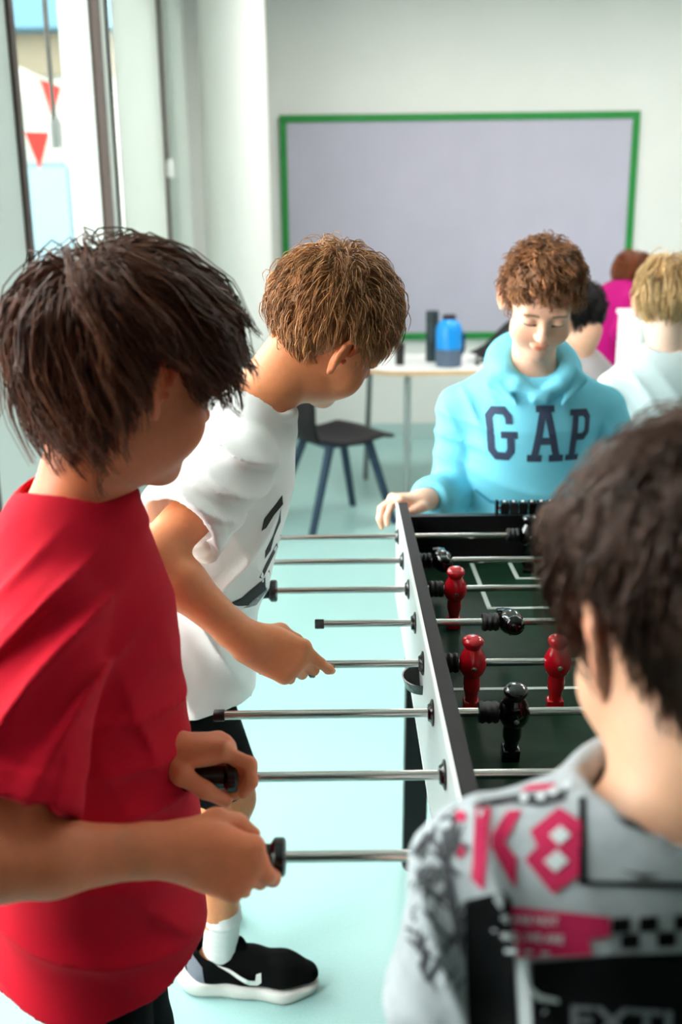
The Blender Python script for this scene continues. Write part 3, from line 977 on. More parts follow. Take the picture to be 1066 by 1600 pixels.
FING = dict(index=(0.0235, 0.074, (0.034, 0.021, 0.017), 0.0079), middle=(0.0075, 0.077, (0.038, 0.024, 0.018), 0.0082),
            ring=(-0.0085, 0.073, (0.035, 0.022, 0.017), 0.0078), pinky=(-0.0225, 0.066, (0.027, 0.017, 0.015), 0.0068))
def kid_hand(F, wrist, Fd, Nd, side, pose, s=1.0):
    """wrist point, finger direction, palm normal; side +1 right hand. pose: finger -> (splay, a1, a2, a3) deg, thumb -> list of 4 local pts (S, F, N)"""
    w = V3(wrist); f = nrm(Fd); n = V3(Nd); n = nrm(n - f * (n @ f)); sd = np.cross(f, n) * side
    L = lambda a, b, c: w + (sd * a + f * b + n * c) * s
    lo, hi = w.copy(), w.copy()
    pts = []
    for nm, (off, kn, seg, r) in FING.items():
        sp, a1, a2, a3 = pose[nm]
        base = L(off * 0.62, 0.006, 0.0)
        kp = L(off, kn, -0.004)
        F.cone(base, kp, 0.0135 * s, 0.0112 * s, 0.012 * s)
        spv = nrm(f * math.cos(R(sp)) + sd * math.sin(R(sp)))
        ang = 0; p = kp; rr = r * s
        F.ell(kp - n * 0.001 * s, V3(1, 1, 1) * 0.0098 * s, None, 0.006 * s)
        for j, (a, l) in enumerate(zip((a1, a2, a3), seg)):
            ang += R(a)
            d = spv * math.cos(ang) + n * math.sin(ang)
            q = p + d * l * s
            r2 = rr * (0.93 if j < 2 else 0.80)
            F.cone(p, q, rr, r2, 0.0035 * s)
            p, rr = q, r2
            pts.append(q)
        if pose.get('nails', True):
            pass
    F.ell(L(0.001, 0.04, 0.004), V3(0.033, 0.036, 0.0125) * s, np.stack([sd, f, n], 1), 0.012 * s)
    F.ell(L(-0.018, 0.03, 0.010), V3(0.011, 0.028, 0.010) * s, np.stack([sd, f, n], 1), 0.012 * s)
    T = [L(*p) for p in pose['thumb']]
    F.chain(T, [0.0145 * s, 0.0112 * s, 0.0092 * s, 0.0070 * s], 0.006 * s)
    pts += T
    pts = np.array(pts + [w])
    return pts.min(0) - 0.02, pts.max(0) + 0.02


def interp_az(az, table):
    xs = np.array([t[0] for t in table]); ys = np.array([t[1] for t in table])
    return np.interp(az, xs, ys)


HAIRLINE = [(0.0, 0.070), (0.55, 0.066), (0.95, 0.045), (1.25, 0.010), (1.45, -0.008), (1.75, 0.006), (2.05, -0.045), (2.4, -0.060), (3.15, -0.064)]
def make_hair(name, c, M, s, parent, material, base, seed=1, guides=420, per=12, length=(0.05, 0.08), steps=9, lift=0.012, gravity=0.5,
              crown=(0.0, -0.055, 0.105), comb=(0, 0, 0), curl=(0.0, 60.0), clump=0.7, rad=0.0011, hairline=HAIRLINE, spread=0.012, cap=0.010,
              flick=0.0, capgrow=0.0, var=0.35, len_az=None, jitter=0.25, cap_h=0.004, tipcol=None, lift_var=(0.35, 1.25), earcut=None, fringe=-0.02):
    """locks of hair: guide strands flow from the crown over the skull, each followed by `per` strands"""
    rg = np.random.RandomState(seed)
    C0 = np.array([0, -0.018, 0.034]); RR = np.array([0.074, 0.091, 0.079])
    n = 0
    roots = []
    while n < guides:
        d = rg.normal(size=(4000, 3)); d /= np.linalg.norm(d, axis=1)[:, None]
        p = C0 + d * RR
        az = np.abs(np.arctan2(p[:, 0], p[:, 1]))
        ok = p[:, 2] > interp_az(az, hairline)
        roots.append(p[ok]); n += ok.sum()
    P0 = np.concatenate(roots)[:guides]
    def push(p, off):
        q = (p - C0) / (RR + off)
        k = np.linalg.norm(q, axis=1)
        q = np.where(k[:, None] < 1, q / np.maximum(k, 1e-6)[:, None], q)
        return C0 + q * (RR + off)
    down = np.array([0, 0, -1.0]) @ M          # world down in head coordinates
    cr = np.array(crown); cmb = np.array(comb)
    ln = rg.uniform(length[0], length[1], guides)
    az0 = np.abs(np.arctan2(P0[:, 0], P0[:, 1]))
    if len_az is not None: ln = ln * interp_az(az0, len_az)
    lf = lift * rg.uniform(lift_var[0], lift_var[1], guides)
    path = [P0]
    p = P0.copy()
    tw = rg.normal(size=(guides, 3)) * jitter
    for j in range(steps):
        t = (j + 1) / steps
        N = (p - C0) / (RR * RR); N /= np.linalg.norm(N, axis=1)[:, None]
        fl = p - cr; fl -= (fl * N).sum(1)[:, None] * N; fl /= (np.linalg.norm(fl, axis=1) + 0.012)[:, None]
        cb = cmb - (N @ cmb)[:, None] * N
        g = down - 0.6 * np.minimum((N @ down), 0)[:, None] * N
        D = fl + cb + gravity * (0.3 + t) * g + tw + flick * t * t * N
        if j == 0: D = D + 0.8 * N
        D /= np.linalg.norm(D, axis=1)[:, None]
        p = p + D * (ln / steps)[:, None]
        p = push(p, (lf * min(1, 0.25 + 1.3 * t))[:, None])
        path.append(p)
    G = np.stack(path, 1)                                        # guides x (steps+1) x 3
    ns = guides * per
    off = rg.normal(size=(guides, per, 3)) * spread
    T = np.linspace(0, 1, steps + 1)
    w = (1 - clump * T)[None, None, :, None]
    S = G[:, None] + off[:, :, None, :] * w
    amp, fr = curl
    if amp:
        ph = (np.sin(P0 @ rg.normal(size=(3, 3)) * 22) @ np.array([2.2, 1.8, 1.5]))[:, None, None] + rg.uniform(-0.5, 0.5, (guides, 1, 1)) + rg.normal(size=(guides, per, 1)) * 0.35
        f2 = fr * rg.uniform(0.8, 1.25, (guides, 1, 1))
        a_ = amp * (0.05 + 1.15 * T)[None, None, :]
        arc = T[None, None, :] * ln[:, None, None]
        e1 = np.cross(G[:, -1] - G[:, 0], P0 - C0); e1 /= (np.linalg.norm(e1, axis=1) + 1e-9)[:, None]
        e2 = P0 - C0; e2 /= np.linalg.norm(e2, axis=1)[:, None]
        S = S + (np.cos(arc * f2 + ph) * a_)[..., None] * e1[:, None, None] + (np.sin(arc * f2 + ph) * a_ * 0.7)[..., None] * e2[:, None, None]
    S = S.reshape(ns, steps + 1, 3)
    if earcut is not None:                                       # locks stop short of the ears
        y0, y1, z0, z1 = earcut
        ins = (np.abs(S[:, :, 0]) > 0.055) & (S[:, :, 1] > y0) & (S[:, :, 1] < y1) & (S[:, :, 2] > z0) & (S[:, :, 2] < z1)
        ins |= (S[:, :, 1] > -0.025) & (S[:, :, 2] < -0.045)
        ins |= (S[:, :, 1] > 0.045) & (S[:, :, 2] < fringe)
        hit = ins.any(1); fi = np.where(hit, ins.argmax(1) - 1, steps)
        kp = fi >= 2; S = S[kp]; fi = fi[kp]; ns = len(S)
        tt = np.linspace(0, 1, steps + 1)[None, :] * fi[:, None]
        i0 = np.minimum(np.floor(tt).astype(int), steps - 1); fr = (tt - i0)[..., None]
        r_ = np.arange(ns)[:, None]
        S = S[r_, i0] * (1 - fr) + S[r_, i0 + 1] * fr
    q = (S - C0) / (RR + 0.001)                                  # keep strands outside the scalp
    k = np.linalg.norm(q, axis=2, keepdims=True)
    S = np.where(k < 1, C0 + q / np.maximum(k, 1e-6) * (RR + 0.001), S)
    # tubes of three sides
    tan = np.gradient(S, axis=1); tan /= (np.linalg.norm(tan, axis=2, keepdims=True) + 1e-9)
    ref = np.array([0.3, 0.2, 0.93])
    u = np.cross(tan, ref); u /= (np.linalg.norm(u, axis=2, keepdims=True) + 1e-9); v = np.cross(tan, u)
    rr = rad * rg.uniform(0.7, 1.25, (ns, 1, 1)) * np.interp(T, [0, 0.55, 1], [1, 0.9, 0.22])[None, :, None]
    ring = np.stack([S + rr * (u * math.cos(a) + v * math.sin(a)) for a in (0, 2.094, 4.189)], 2)   # ns x st x 3 x 3
    st = steps + 1
    V = ring.reshape(-1, 3)
    i = np.arange(ns)[:, None, None] * (st * 3) + np.arange(steps)[None, :, None] * 3 + np.arange(3)[None, None, :]
    j = np.arange(ns)[:, None, None] * (st * 3) + np.arange(steps)[None, :, None] * 3 + ((np.arange(3) + 1) % 3)[None, None, :]
    Fq = np.stack([i, j, j + 3, i + 3], -1).reshape(-1, 4)
    br = np.repeat(np.exp(rg.normal(size=guides) * var), per)
    if earcut is not None: br = br[kp]
    br = br * np.exp(rg.normal(size=ns) * var * 0.5)
    col = np.asarray(base)[None, :] * br[:, None]
    col = np.repeat(col, st * 3, 0).reshape(ns, st, 3, 3)
    if tipcol is not None:
        tt = (T ** 1.5)[None, :, None, None]
        col = col * (1 - tt) + np.asarray(tipcol) * br[:, None, None, None] * tt
    col = col.reshape(-1, 3)
    # close-fitting cap under the locks
    Fc = Field()
    Fc.ell(C0, RR + cap, None, 0.01)
    d, lo = Fc.evaluate(C0 - RR - cap - 0.02, C0 + RR + cap + 0.02, max(cap_h, 0.004))
    cv, cf = nets(d, lo, max(cap_h, 0.004))
    az = np.abs(np.arctan2(cv[:, 0], cv[:, 1]))
    keep = (cv[:, 2] > interp_az(az, hairline) + 0.002)
    cf = cf[keep[cf].all(1)]
    used = np.unique(cf); re = np.full(len(cv), -1); re[used] = np.arange(len(used))
    cv, cf = cv[used], re[cf]
    cc = np.tile(np.asarray(base), (len(cv), 1))
    Vv, Ff = merge([(V, Fq), (cv, cf)])
    Vw = V3(c) + (Vv * s) @ M.T
    me = to_mesh(name, Vw - np.array(parent.location), Ff, np.clip(np.concatenate([col, cc]), 0, 1))
    me.materials.append(material)
    o = link(name, me, None, parent)
    return o
# ------------------------------------------------------------------ people
M_skin = mat('skin', (0.7, 0.45, 0.35), 0.48, spec=0.4, attr='Col', sss=0.16, noise=0.04, nscale=120)
M_hair = mat('hair', (0.1, 0.06, 0.04), 0.40, spec=0.32, attr='Col')
SKIN = srgb(226, 168, 140)

GRIP = dict(index=(4, 48, 52, 38), middle=(0, 60, 66, 40), ring=(-2, 66, 70, 40), pinky=(-4, 70, 70, 40),
            thumb=[(0.018, 0.016, 0.006), (0.030, 0.042, 0.016), (0.028, 0.066, 0.024), (0.022, 0.086, 0.026)])
RELAX = dict(index=(3, 18, 22, 14), middle=(0, 24, 26, 16), ring=(-3, 28, 28, 16), pinky=(-7, 30, 28, 16),
             thumb=[(0.018, 0.014, 0.004), (0.036, 0.036, 0.012), (0.042, 0.060, 0.018), (0.040, 0.080, 0.022)])
SIDES = ((1, 'R'), (-1, 'L'))


def union(fns, k):
    def fn(P):
        d = fns[0](P)
        for f in fns[1:]:
            v = f(P); w = np.maximum(k - np.abs(d - v), 0) / k
            d = np.minimum(d, v) - w * w * k * 0.25
        return d
    return fn


def cone_fn(a, b, ra, rb, sq=None):
    t = Field().cone(a, b, ra, rb, 0.01, 'add', sq)
    return t.ops[0][1]


def setup(J):
    """fill in defaults and the torso frame"""
    for k in list(J):
        if isinstance(J[k], Vector): J[k] = V3(*J[k])
    J['U'] = nrm(J['neck'] - J['pelvis'])
    rt = nrm(J['shR'] - J['shL'])
    rt = nrm(rt - J['U'] * (rt @ J['U']))
    J['RT'] = rt
    J['FW'] = np.cross(J['U'], rt)
    hr = J.get('hiprt', rt); hr = nrm(V3(hr[0], hr[1], 0))
    hf = np.cross((0, 0, 1), hr)
    s = J.get('s', 1.0)
    for sd, n in SIDES:
        J.setdefault('hip' + n, J['pelvis'] + hr * (0.066 * s * sd) + V3(0, 0, -0.04))
        a = J['hip' + n].copy()
        J.setdefault('ank' + n, V3(a[0] + sd * hr[0] * 0.03, a[1] + sd * hr[1] * 0.03, 0.085) - hf * 0.02)
        J.setdefault('knee' + n, (J['hip' + n] + J['ank' + n]) / 2 + hf * 0.02 + V3(0, 0, 0.01))
        J.setdefault('toe' + n, hf + hr * 0.15 * sd)
    J['Pt'] = lambda t: J['pelvis'] + (J['neck'] - J['pelvis']) * t
    return J


def body(J, root, skin=SKIN, hb=0.0065, hf=0.0028, hh=0.0026, headfine=True):
    F = Field()
    s = J.get('s', 1.0)
    Pt, RT, FW, U = J['Pt'], J['RT'], J['FW'], J['U']
    sq = (FW, 0.70)
    F.cone(Pt(0.0), Pt(0.35), 0.105 * s, 0.098 * s, 0.04, 'add', sq)
    F.cone(Pt(0.35), Pt(0.74), 0.098 * s, 0.112 * s, 0.04, 'add', sq)
    F.cone(Pt(0.74), Pt(0.92), 0.108 * s, 0.055 * s, 0.04, 'add', sq)
    hc, HM, hs = J['head'], J['headM'], J.get('hs', 1.0)
    for sd, n in SIDES:
        F.cone(Pt(0.90) + RT * sd * 0.03, J['sh' + n], 0.046 * s, 0.038 * s, 0.03)
        sh, el, wr = J['sh' + n], J['el' + n], J['wr' + n]
        F.cone(sh, el, 0.037 * s, 0.0305 * s, 0.02)
        mid = el + (wr - el) * 0.3
        F.cone(el, mid, 0.0315 * s, 0.0325 * s, 0.02)
        F.cone(mid, wr, 0.0325 * s, 0.0215 * s, 0.015)
        F.cone(J['hip' + n], J['knee' + n], 0.058 * s, 0.044 * s, 0.03)
        kn, an = J['knee' + n], J['ank' + n]
        F.ell(kn, V3(1, 1, 1) * 0.047 * s, None, 0.02)
        cf = kn + (an - kn) * 0.32 - nrm(J['toe' + n]) * 0.012
        F.cone(kn, cf, 0.043 * s, 0.044 * s, 0.02)
        F.cone(cf, an, 0.044 * s, 0.029 * s, 0.02)
        td = nrm(V3(*J['toe' + n][:2], 0)); h0 = V3(an[0], an[1], 0.045)
        F.cone(an, h0 - td * 0.02, 0.029 * s, 0.03 * s, 0.02)
        F.cone(h0 - td * 0.02, h0 + td * 0.11 * s - V3(0, 0, 0.012), 0.03 * s, 0.024 * s, 0.02)
    # neck
    nk = hc + HM @ (V3(0, -0.026, -0.055) * hs)
    F.cone(J['neck'] - U * 0.03, nk, 0.052 * s, 0.046 * hs, 0.03)
    kid_head(F, hc, HM, hs)
    boxes = []
    for sd, n in SIDES:
        hd = J.get('hand' + n)
        if hd is None:
            d = nrm(J['wr' + n] - J['el' + n])
            hd = (d, np.cross(d, FW) * (-sd) if abs(d @ FW) < 0.8 else -U, RELAX)
        w = J['wr' + n]
        lo, hi = kid_hand(F, w, hd[0], hd[1], sd, hd[2], s)
        F.cone(w - nrm(w - J['el' + n]) * 0.02, w + nrm(hd[0]) * 0.012, 0.0215 * s, 0.0205 * s, 0.015)
        boxes.append((lo - 0.02, hi + 0.02))
    hbox = (hc - 0.15 * hs, hc + 0.15 * hs)
    lo, hi = F.bounds()
    parts = [F.mesh(hb, lo, hi, [(l, u) for l, u in boxes] + [hbox])]
    for l, u in boxes: parts.append(F.mesh(hf, l, u))
    parts.append(F.mesh(hh, *hbox))
    V, Q = merge(parts)
    col = skin_color(V, hc, HM, hs, skin)
    me = to_mesh('body', V - np.array(root.location), Q, col)
    me.materials.append(M_skin)
    return link('body', me, None, root)


def fold_disp(folds, seed=3, amp=0.0012, freq=28.0, bands=()):
    """folds: (centre, direction across the folds, wavelength, amplitude, radius [, direction along, stretch])"""
    nz = smooth_noise(seed)
    def disp(P):
        w1 = nz(P, freq * 0.6); 
        d = -amp * w1
        for f in folds:
            c, dr, wl, a, rad = f[:5]
            q = P - V3(c)
            if len(f) > 5:
                al = nrm(f[5]); t = q @ al
                r2 = (q * q).sum(1) - t * t + (t / f[6]) ** 2
            else:
                r2 = (q * q).sum(1)
            win = np.exp(-r2 / rad ** 2)
            ph = (q @ nrm(dr)) * (6.283 / wl) + w1 * 0.9
            wv = 1 - np.abs(np.sin(ph * 0.5))
            d = d - a * win * (wv ** 1.6 * 1.6 - 0.55)
        return d
    return disp


def shirt(J, root, m, name='t_shirt', hem=-0.22, sleeve=(0.62, 0.62), inf=0.0, flare=0.012, folds=(), seed=3, h=0.0042, amp=0.0016,
          collar=0.007, hemn=None, sl_r=(0.050, 0.057), long=False, sq=0.72, hood=False, neck_r=0.056, belly=0.0, colr=(0.064, 0.060), cshift=0.0, wave=0.006, slk=0.014, lowsq=0.16):
    F = Field()
    s = J.get('s', 1.0)
    Pt, RT, FW, U = J['Pt'], J['RT'], J['FW'], J['U']
    S = (FW, sq)
    bot = J.get('hemdir', -U)
    hp = Pt(0.0) + nrm(bot) * (-hem * np.linalg.norm(J['neck'] - J['pelvis']))
    b0 = hp + nrm(bot) * 0.16
    S2 = (FW, min(1.0, sq + lowsq))
    fns = [cone_fn(Pt(0.05), b0, (0.136 + inf) * s, (0.138 + inf + flare) * s, S2),
           cone_fn(Pt(0.05), Pt(0.40), (0.128 + inf) * s, (0.122 + inf + belly) * s, S),
           cone_fn(Pt(0.40), Pt(0.74), (0.122 + inf + belly) * s, (0.126 + inf) * s, S),
           cone_fn(Pt(0.74), Pt(0.90), (0.122 + inf) * s, (0.062 + inf) * s, S)]
    for sd, n in SIDES:
        fns.append(cone_fn(Pt(0.93) + RT * sd * 0.03, J['sh' + n] + U * 0.002, (0.046 + inf * 0.6) * s, (0.043 + inf * 0.6) * s))
    tors = union(fns, 0.045)
    hn = nrm(bot if hemn is None else hemn)
    tk = 0.016
    def torso(P):
        d = tors(P)
        e = (P - hp) @ hn + wave * np.sin(P @ (RT * 38) + P @ (FW * 23))
        return np.maximum(np.maximum(d, e), -np.maximum(d + tk, -0.022 - e))
    lo = np.min([Pt(1.0), b0, J['shR'], J['shL'], Pt(0.0)], 0) - 0.19; hi = np.max([Pt(1.0), b0, J['shR'], J['shL'], Pt(0.0)], 0) + 0.19
    F._add('add', torso, lo, hi, 0.02)
    for (sd, n), fr in zip(SIDES, sleeve):
        sh, el, wr = J['sh' + n], J['el' + n], J['wr' + n]
        if long:
            d2 = nrm(wr - el)
            E = el + (wr - el) * fr
            k2 = el + (wr - el) * (fr - 0.16)
            c3 = [cone_fn(sh, el, sl_r[0] * s, sl_r[1] * s), cone_fn(el, k2, sl_r[1] * s, sl_r[1] * 0.86 * s), cone_fn(k2, E + d2 * 0.03, sl_r[1] * 0.70 * s, sl_r[1] * 0.62 * s)]
            cf = union(c3, 0.012)
            bb = np.array([sh, el, E])
        else:
            d2 = nrm(el - sh)
            E = sh + (el - sh) * fr
            cf = union([cone_fn(sh, E + d2 * 0.05, sl_r[0] * s, sl_r[1] * s)], 0.01)
            bb = np.array([sh, E])
        def slv(P, cf=cf, E=E, d2=d2, sh=sh):
            d = cf(P); e = (P - E) @ d2
            d = d - 0.0016 * (e > -0.024)
            return np.maximum(np.maximum(d, e), -np.maximum(d + 0.014, -0.035 - e))
        F._add('add', slv, bb.min(0) - 0.08, bb.max(0) + 0.08, slk)
    # neck opening and collar
    nb = J['neck'] + FW * (0.006 + cshift)
    nd = nrm(J['head'] + J['headM'] @ V3(0, -0.03, -0.05) - J['neck'])
    nd = nrm(nd + U)
    F.cone(nb - nd * 0.035, nb + nd * 0.12, neck_r * s, neck_r * 1.1 * s, 0.006, 'sub')
    if collar:
        cu = nrm(nd - FW * 0.35)
        e1 = RT; e2 = np.cross(cu, e1)
        ring = [nb + nd * 0.006 + e1 * colr[0] * s * math.cos(a) + e2 * colr[1] * s * math.sin(a) for a in np.linspace(0, 2 * math.pi, 41)]
        F.chain(ring, [collar] * 41, 0.004, 'add')
        for p_ in ring[:-1]:
            out = nrm(p_ - nb - nd * ((p_ - nb) @ nd))
            F.cone(p_ - cu * 0.003, p_ + out * 0.010 * s - U * 0.030 * s, collar * 0.85, 0.007, 0.012)
    if hood:
        # hood lying on the shoulders: thick roll round the back of the neck, two lapels meeting in front
        pts, rad = [], []
        for a in np.linspace(-0.35, math.pi + 0.35, 17):
            ca, sa = math.cos(a), math.sin(a)
            pts.append(nb + RT * 0.082 * s * ca - FW * (0.10 * s * sa - 0.02) + U * (0.020 + 0.022 * max(sa, 0)) * s)
            rad.append((0.019 + 0.024 * max(sa, 0)) * s)
        F.chain(pts, rad, 0.02)
        fr_ = nb + FW * 0.100 * s - U * 0.030 * s
        for e_, sg in ((0, 1), (-1, -1)):
            F.chain([pts[e_], pts[e_] * 0.5 + fr_ * 0.5 + U * 0.004 + RT * 0.010 * sg, fr_ - RT * 0.012 * sg], [0.019 * s, 0.017 * s, 0.010 * s], 0.010)
            F.chain([pts[e_] - U * 0.008, pts[e_] + RT * 0.022 * sg - U * 0.016, fr_ + RT * 0.05 * sg - U * 0.012], [0.018 * s, 0.014 * s, 0.006 * s], 0.012)
    dsp = fold_disp(folds, seed, amp); nkp = nb.copy()
    F.disp = lambda P: dsp(P) * np.clip((np.linalg.norm(P - nkp, axis=1) - 0.075) / 0.05, 0, 1)
    V, Q = F.mesh(h)
    me = to_mesh(name, V - np.array(root.location), Q)
    me.materials.append(m)
    o = link(name, me, None, root)
    return o, (V, Q)


def trousers(J, root, m, name='trousers', frac=1.9, h=0.007, inf=0.012, top=0.12, folds=()):
    """frac <= 1 ends above the knee; 1..2 runs down the shin"""
    F = Field(); s = J.get('s', 1.0)
    Pt, FW, RT = J['Pt'], J['FW'], J['RT']
    F.cone(Pt(0.0) - V3(0, 0, 0.02), Pt(top), 0.118 * s, 0.112 * s, 0.04, 'add', (FW, 0.75))
    for sd, n in SIDES:
        hp, kn, an = J['hip' + n], J['knee' + n], J['ank' + n]
        if frac <= 1:
            d = nrm(kn - hp); E = hp + (kn - hp) * frac
            cf = cone_fn(hp, E + d * 0.05, (0.076 + inf) * s, (0.066 + inf) * s)
            bb = np.array([hp, E])
        else:
            d = nrm(an - kn); E = kn + (an - kn) * (frac - 1)
            cf = union([cone_fn(hp, kn, (0.066 + inf) * s, (0.054 + inf) * s), cone_fn(kn, E + d * 0.05, (0.052 + inf) * s, (0.040 + inf) * s)], 0.02)
            bb = np.array([hp, kn, E])
        def lg(P, cf=cf, E=E, d=d):
            v = cf(P); e = (P - E) @ d
            return np.maximum(np.maximum(v, e), -np.maximum(v + 0.012, -0.04 - e))
        F._add('add', lg, bb.min(0) - 0.10, bb.max(0) + 0.10, 0.03)
    F.disp = fold_disp(folds, 5, 0.002, 22)
    V, Q = F.mesh(h)
    me = to_mesh(name, V - np.array(root.location), Q); me.materials.append(m)
    return link(name, me, None, root)


def shoe(an, td, root, m_up, m_sole, L=0.235, h=0.005, detail=False, m_heel=None, m_logo=None, side=1):
    """trainer: heel behind the ankle point, toe along td; on the floor"""
    t = nrm(V3(td[0], td[1], 0)); r = np.cross(t, (0, 0, 1)); z = V3(0, 0, 1)
    M = np.stack([r, t, z], 1)
    o = V3(an[0], an[1], 0) - t * 0.055
    L_ = lambda x, y, zz: o + r * x + t * y + z * zz
    F = Field()
    k = L / 0.235
    F.chain([L_(0, 0.03, 0.05), L_(0, 0.10 * k, 0.046), L_(0.003, 0.16 * k, 0.040), L_(0.0, 0.198 * k, 0.034)], [0.036, 0.037, 0.037, 0.026], 0.02)
    F.cone(L_(0, 0.03, 0.045), L_(0, 0.022, 0.085), 0.037, 0.031, 0.015)
    F.cone(L_(0, 0.05, 0.06), L_(0, 0.088, 0.098), 0.036, 0.014, 0.02)           # tongue
    F.cone(L_(0, -0.002, 0.05), L_(0, -0.006, 0.092), 0.018, 0.010, 0.012)       # heel tab
    F.cone(L_(0, 0.036, 0.075), L_(0, 0.036, 0.16), 0.028, 0.036, 0.008, 'sub')  # opening
    F.plane(L_(0, 0, 0.030), -z, L_(0, 0.1, 0) - 0.2, L_(0, 0.1, 0.02) + V3(0.2, 0.2, 0.02), 0.004)
    root_l = np.array(root.location)
    V, Q = F.mesh(h)
    me = to_mesh('shoe', V - root_l, Q); me.materials.append(m_up)
    up = link('shoe', me, None, root)
    F = Field()
    F.chain([L_(0, 0.016, 0.016), L_(0, 0.09 * k, 0.013), L_(0.004, 0.16 * k, 0.014), L_(0.0, 0.195 * k, 0.020)], [0.040, 0.037, 0.042, 0.030], 0.02, 'add', None)
    F.cone(L_(0, -0.010, 0.03), L_(0, 0.02, 0.03), 0.026, 0.036, 0.02)
    F.plane(L_(0, 0, 0.001), -z, L_(0, 0.1, 0) - 0.2, L_(0, 0.1, 0.0) + V3(0.2, 0.2, 0.02), 0.003)
    F.plane(L_(0, 0, 0.036), z + t * 0.06, L_(0, 0.1, 0.03) - V3(0.2, 0.2, 0.02), L_(0, 0.1, 0.1) + 0.2, 0.004)
    V, Q = F.mesh(h)
    me = to_mesh('sole', V - root_l, Q); me.materials.append(m_sole)
    link('sole', me, None, up)
    return up, L_, M


def sock(an, kn, root, m, top=0.1, r=(0.033, 0.036), h=0.004):
    F = Field()
    d = nrm(kn - an); E = an + d * top
    cf = union([cone_fn(an - V3(0, 0, 0.03), an, 0.031, r[0]), cone_fn(an, E + d * 0.03, r[0], r[1])], 0.01)
    F._add('add', lambda P: np.maximum(cf(P), (P - E) @ d), np.minimum(an, E) - 0.09, np.maximum(an, E) + 0.07, 0.01)
    F.chain([E - d * 0.022 + nrm(np.cross(d, (math.cos(a), math.sin(a), 0.2))) * (r[1] + 0.000) for a in np.linspace(0, 6.2832, 17)], [0.0035] * 17, 0.004)
    nz = smooth_noise(9)
    F.disp = lambda P: -0.0012 * np.sin((P @ d) * 520) * 0.6 - 0.001 * nz(P, 60)
    V, Q = F.mesh(h)
    me = to_mesh('sock', V - np.array(root.location), Q); me.materials.append(m)
    return link('sock', me, None, root)


# ---- flat print laid on cloth
def decal(name, polys, VQ, org, u, v, parent, m, off=0.0012, root=None, cell=0.010, depth=0.16, dirn=None, proj=False):
    """polys: 2-D polygons in metres on the plane org + x*u + y*v, projected along the plane normal onto the cloth mesh"""
    V, Q = VQ
    u = nrm(u); v = nrm(V3(v) - u * (V3(v) @ u)); n = np.cross(u, v) if dirn is None else nrm(dirn)
    bvh = decal.cache.get(id(V))
    if bvh is None:
        bvh = BVHTree.FromPolygons([tuple(p) for p in V], [tuple(int(i) for i in q) for q in Q])
        decal.cache[id(V)] = bvh
    bm = bmesh.new()
    for pl in polys:
        vs = [bm.verts.new((x, y, 0)) for x, y in pl]
        try: bm.faces.new(vs)
        except ValueError: continue
    bmesh.ops.triangulate(bm, faces=bm.faces[:])
    xs = [w.co.x for w in bm.verts]; ys = [w.co.y for w in bm.verts]
    for ax, a, b in ((0, min(xs), max(xs)), (1, min(ys), max(ys))):
        k = math.floor(a / cell) + 1
        while k * cell < b:
            co = [0, 0, 0]; no = [0, 0, 0]; co[ax] = k * cell; no[ax] = 1
            bmesh.ops.bisect_plane(bm, geom=bm.verts[:] + bm.edges[:] + bm.faces[:], plane_co=co, plane_no=no)
            k += 1
    dead = []
    rl = np.array(root.location)
    for w in bm.verts:
        p = V3(org) + u * w.co.x + v * w.co.y
        if proj: n = nrm(V3(0, 0, CAM_Z) - p)
        hit = bvh.ray_cast(Vector(p + n * depth), Vector(-n), depth * 3.2)
        if hit[0] is None:
            dead.append(w); continue
        w.co = Vector(V3(*hit[0]) + n * off - rl)
    if dead: bmesh.ops.delete(bm, geom=dead, context='VERTS')
    bmesh.ops.recalc_face_normals(bm, faces=bm.faces)
    me = bpy.data.meshes.new(name); bm.to_mesh(me); bm.free(); me.materials.append(m)
    me.polygons.foreach_set('use_smooth', np.ones(len(me.polygons), dtype=bool))
    return link(name, me, None, parent)
decal.cache = {}


def text_polys(txt, size, x0=0.0, y0=0.0, sx=1.0, bold=0.0):
    """outline polygons of a string set in the built-in font (as triangles)"""
    cu = bpy.data.curves.new('t', 'FONT'); cu.body = txt; cu.size = size; cu.offset = bold; cu.resolution_u = 3
    ob = bpy.data.objects.new('t', cu); COL.objects.link(ob)
    dg = bpy.context.evaluated_depsgraph_get(); dg.update()
    me = bpy.data.meshes.new_from_object(ob.evaluated_get(dg))
    out = [[(x0 + me.vertices[i].co.x * sx, y0 + me.vertices[i].co.y) for i in p.vertices] for p in me.polygons]
    bpy.data.objects.remove(ob); bpy.data.curves.remove(cu); bpy.data.meshes.remove(me)
    return out
A = lambda x, y, Y: V3(*at(x, y, Y))
M_sole = mat('white_rubber', srgb(226, 222, 216), 0.55)
M_shoe = mat('black_knit', srgb(13, 13, 14), 0.9, spec=0.1, bump=0.2, bscale=500)
M_sock = mat('white_cotton', srgb(232, 232, 230), 0.9, bump=0.3, bscale=400)
def pxp(pts, Y, z=None):
    """photo-pixel outline -> (x, z) outline on the upright plane y = Y; z=(x0, y0, k) maps crop pixels first"""
    if z: pts = [(z[0] + x * z[2], z[1] + y * z[2]) for x, y in pts]
    return [(at(x, y, Y).x, at(x, y, Y).z) for x, y in pts]
EX, EZ = V3(1, 0, 0), V3(0, 0, 1)
BLK_TR = mat('black_trousers', srgb(10, 11, 15), 0.9, spec=0.1, bump=0.2, bscale=300)

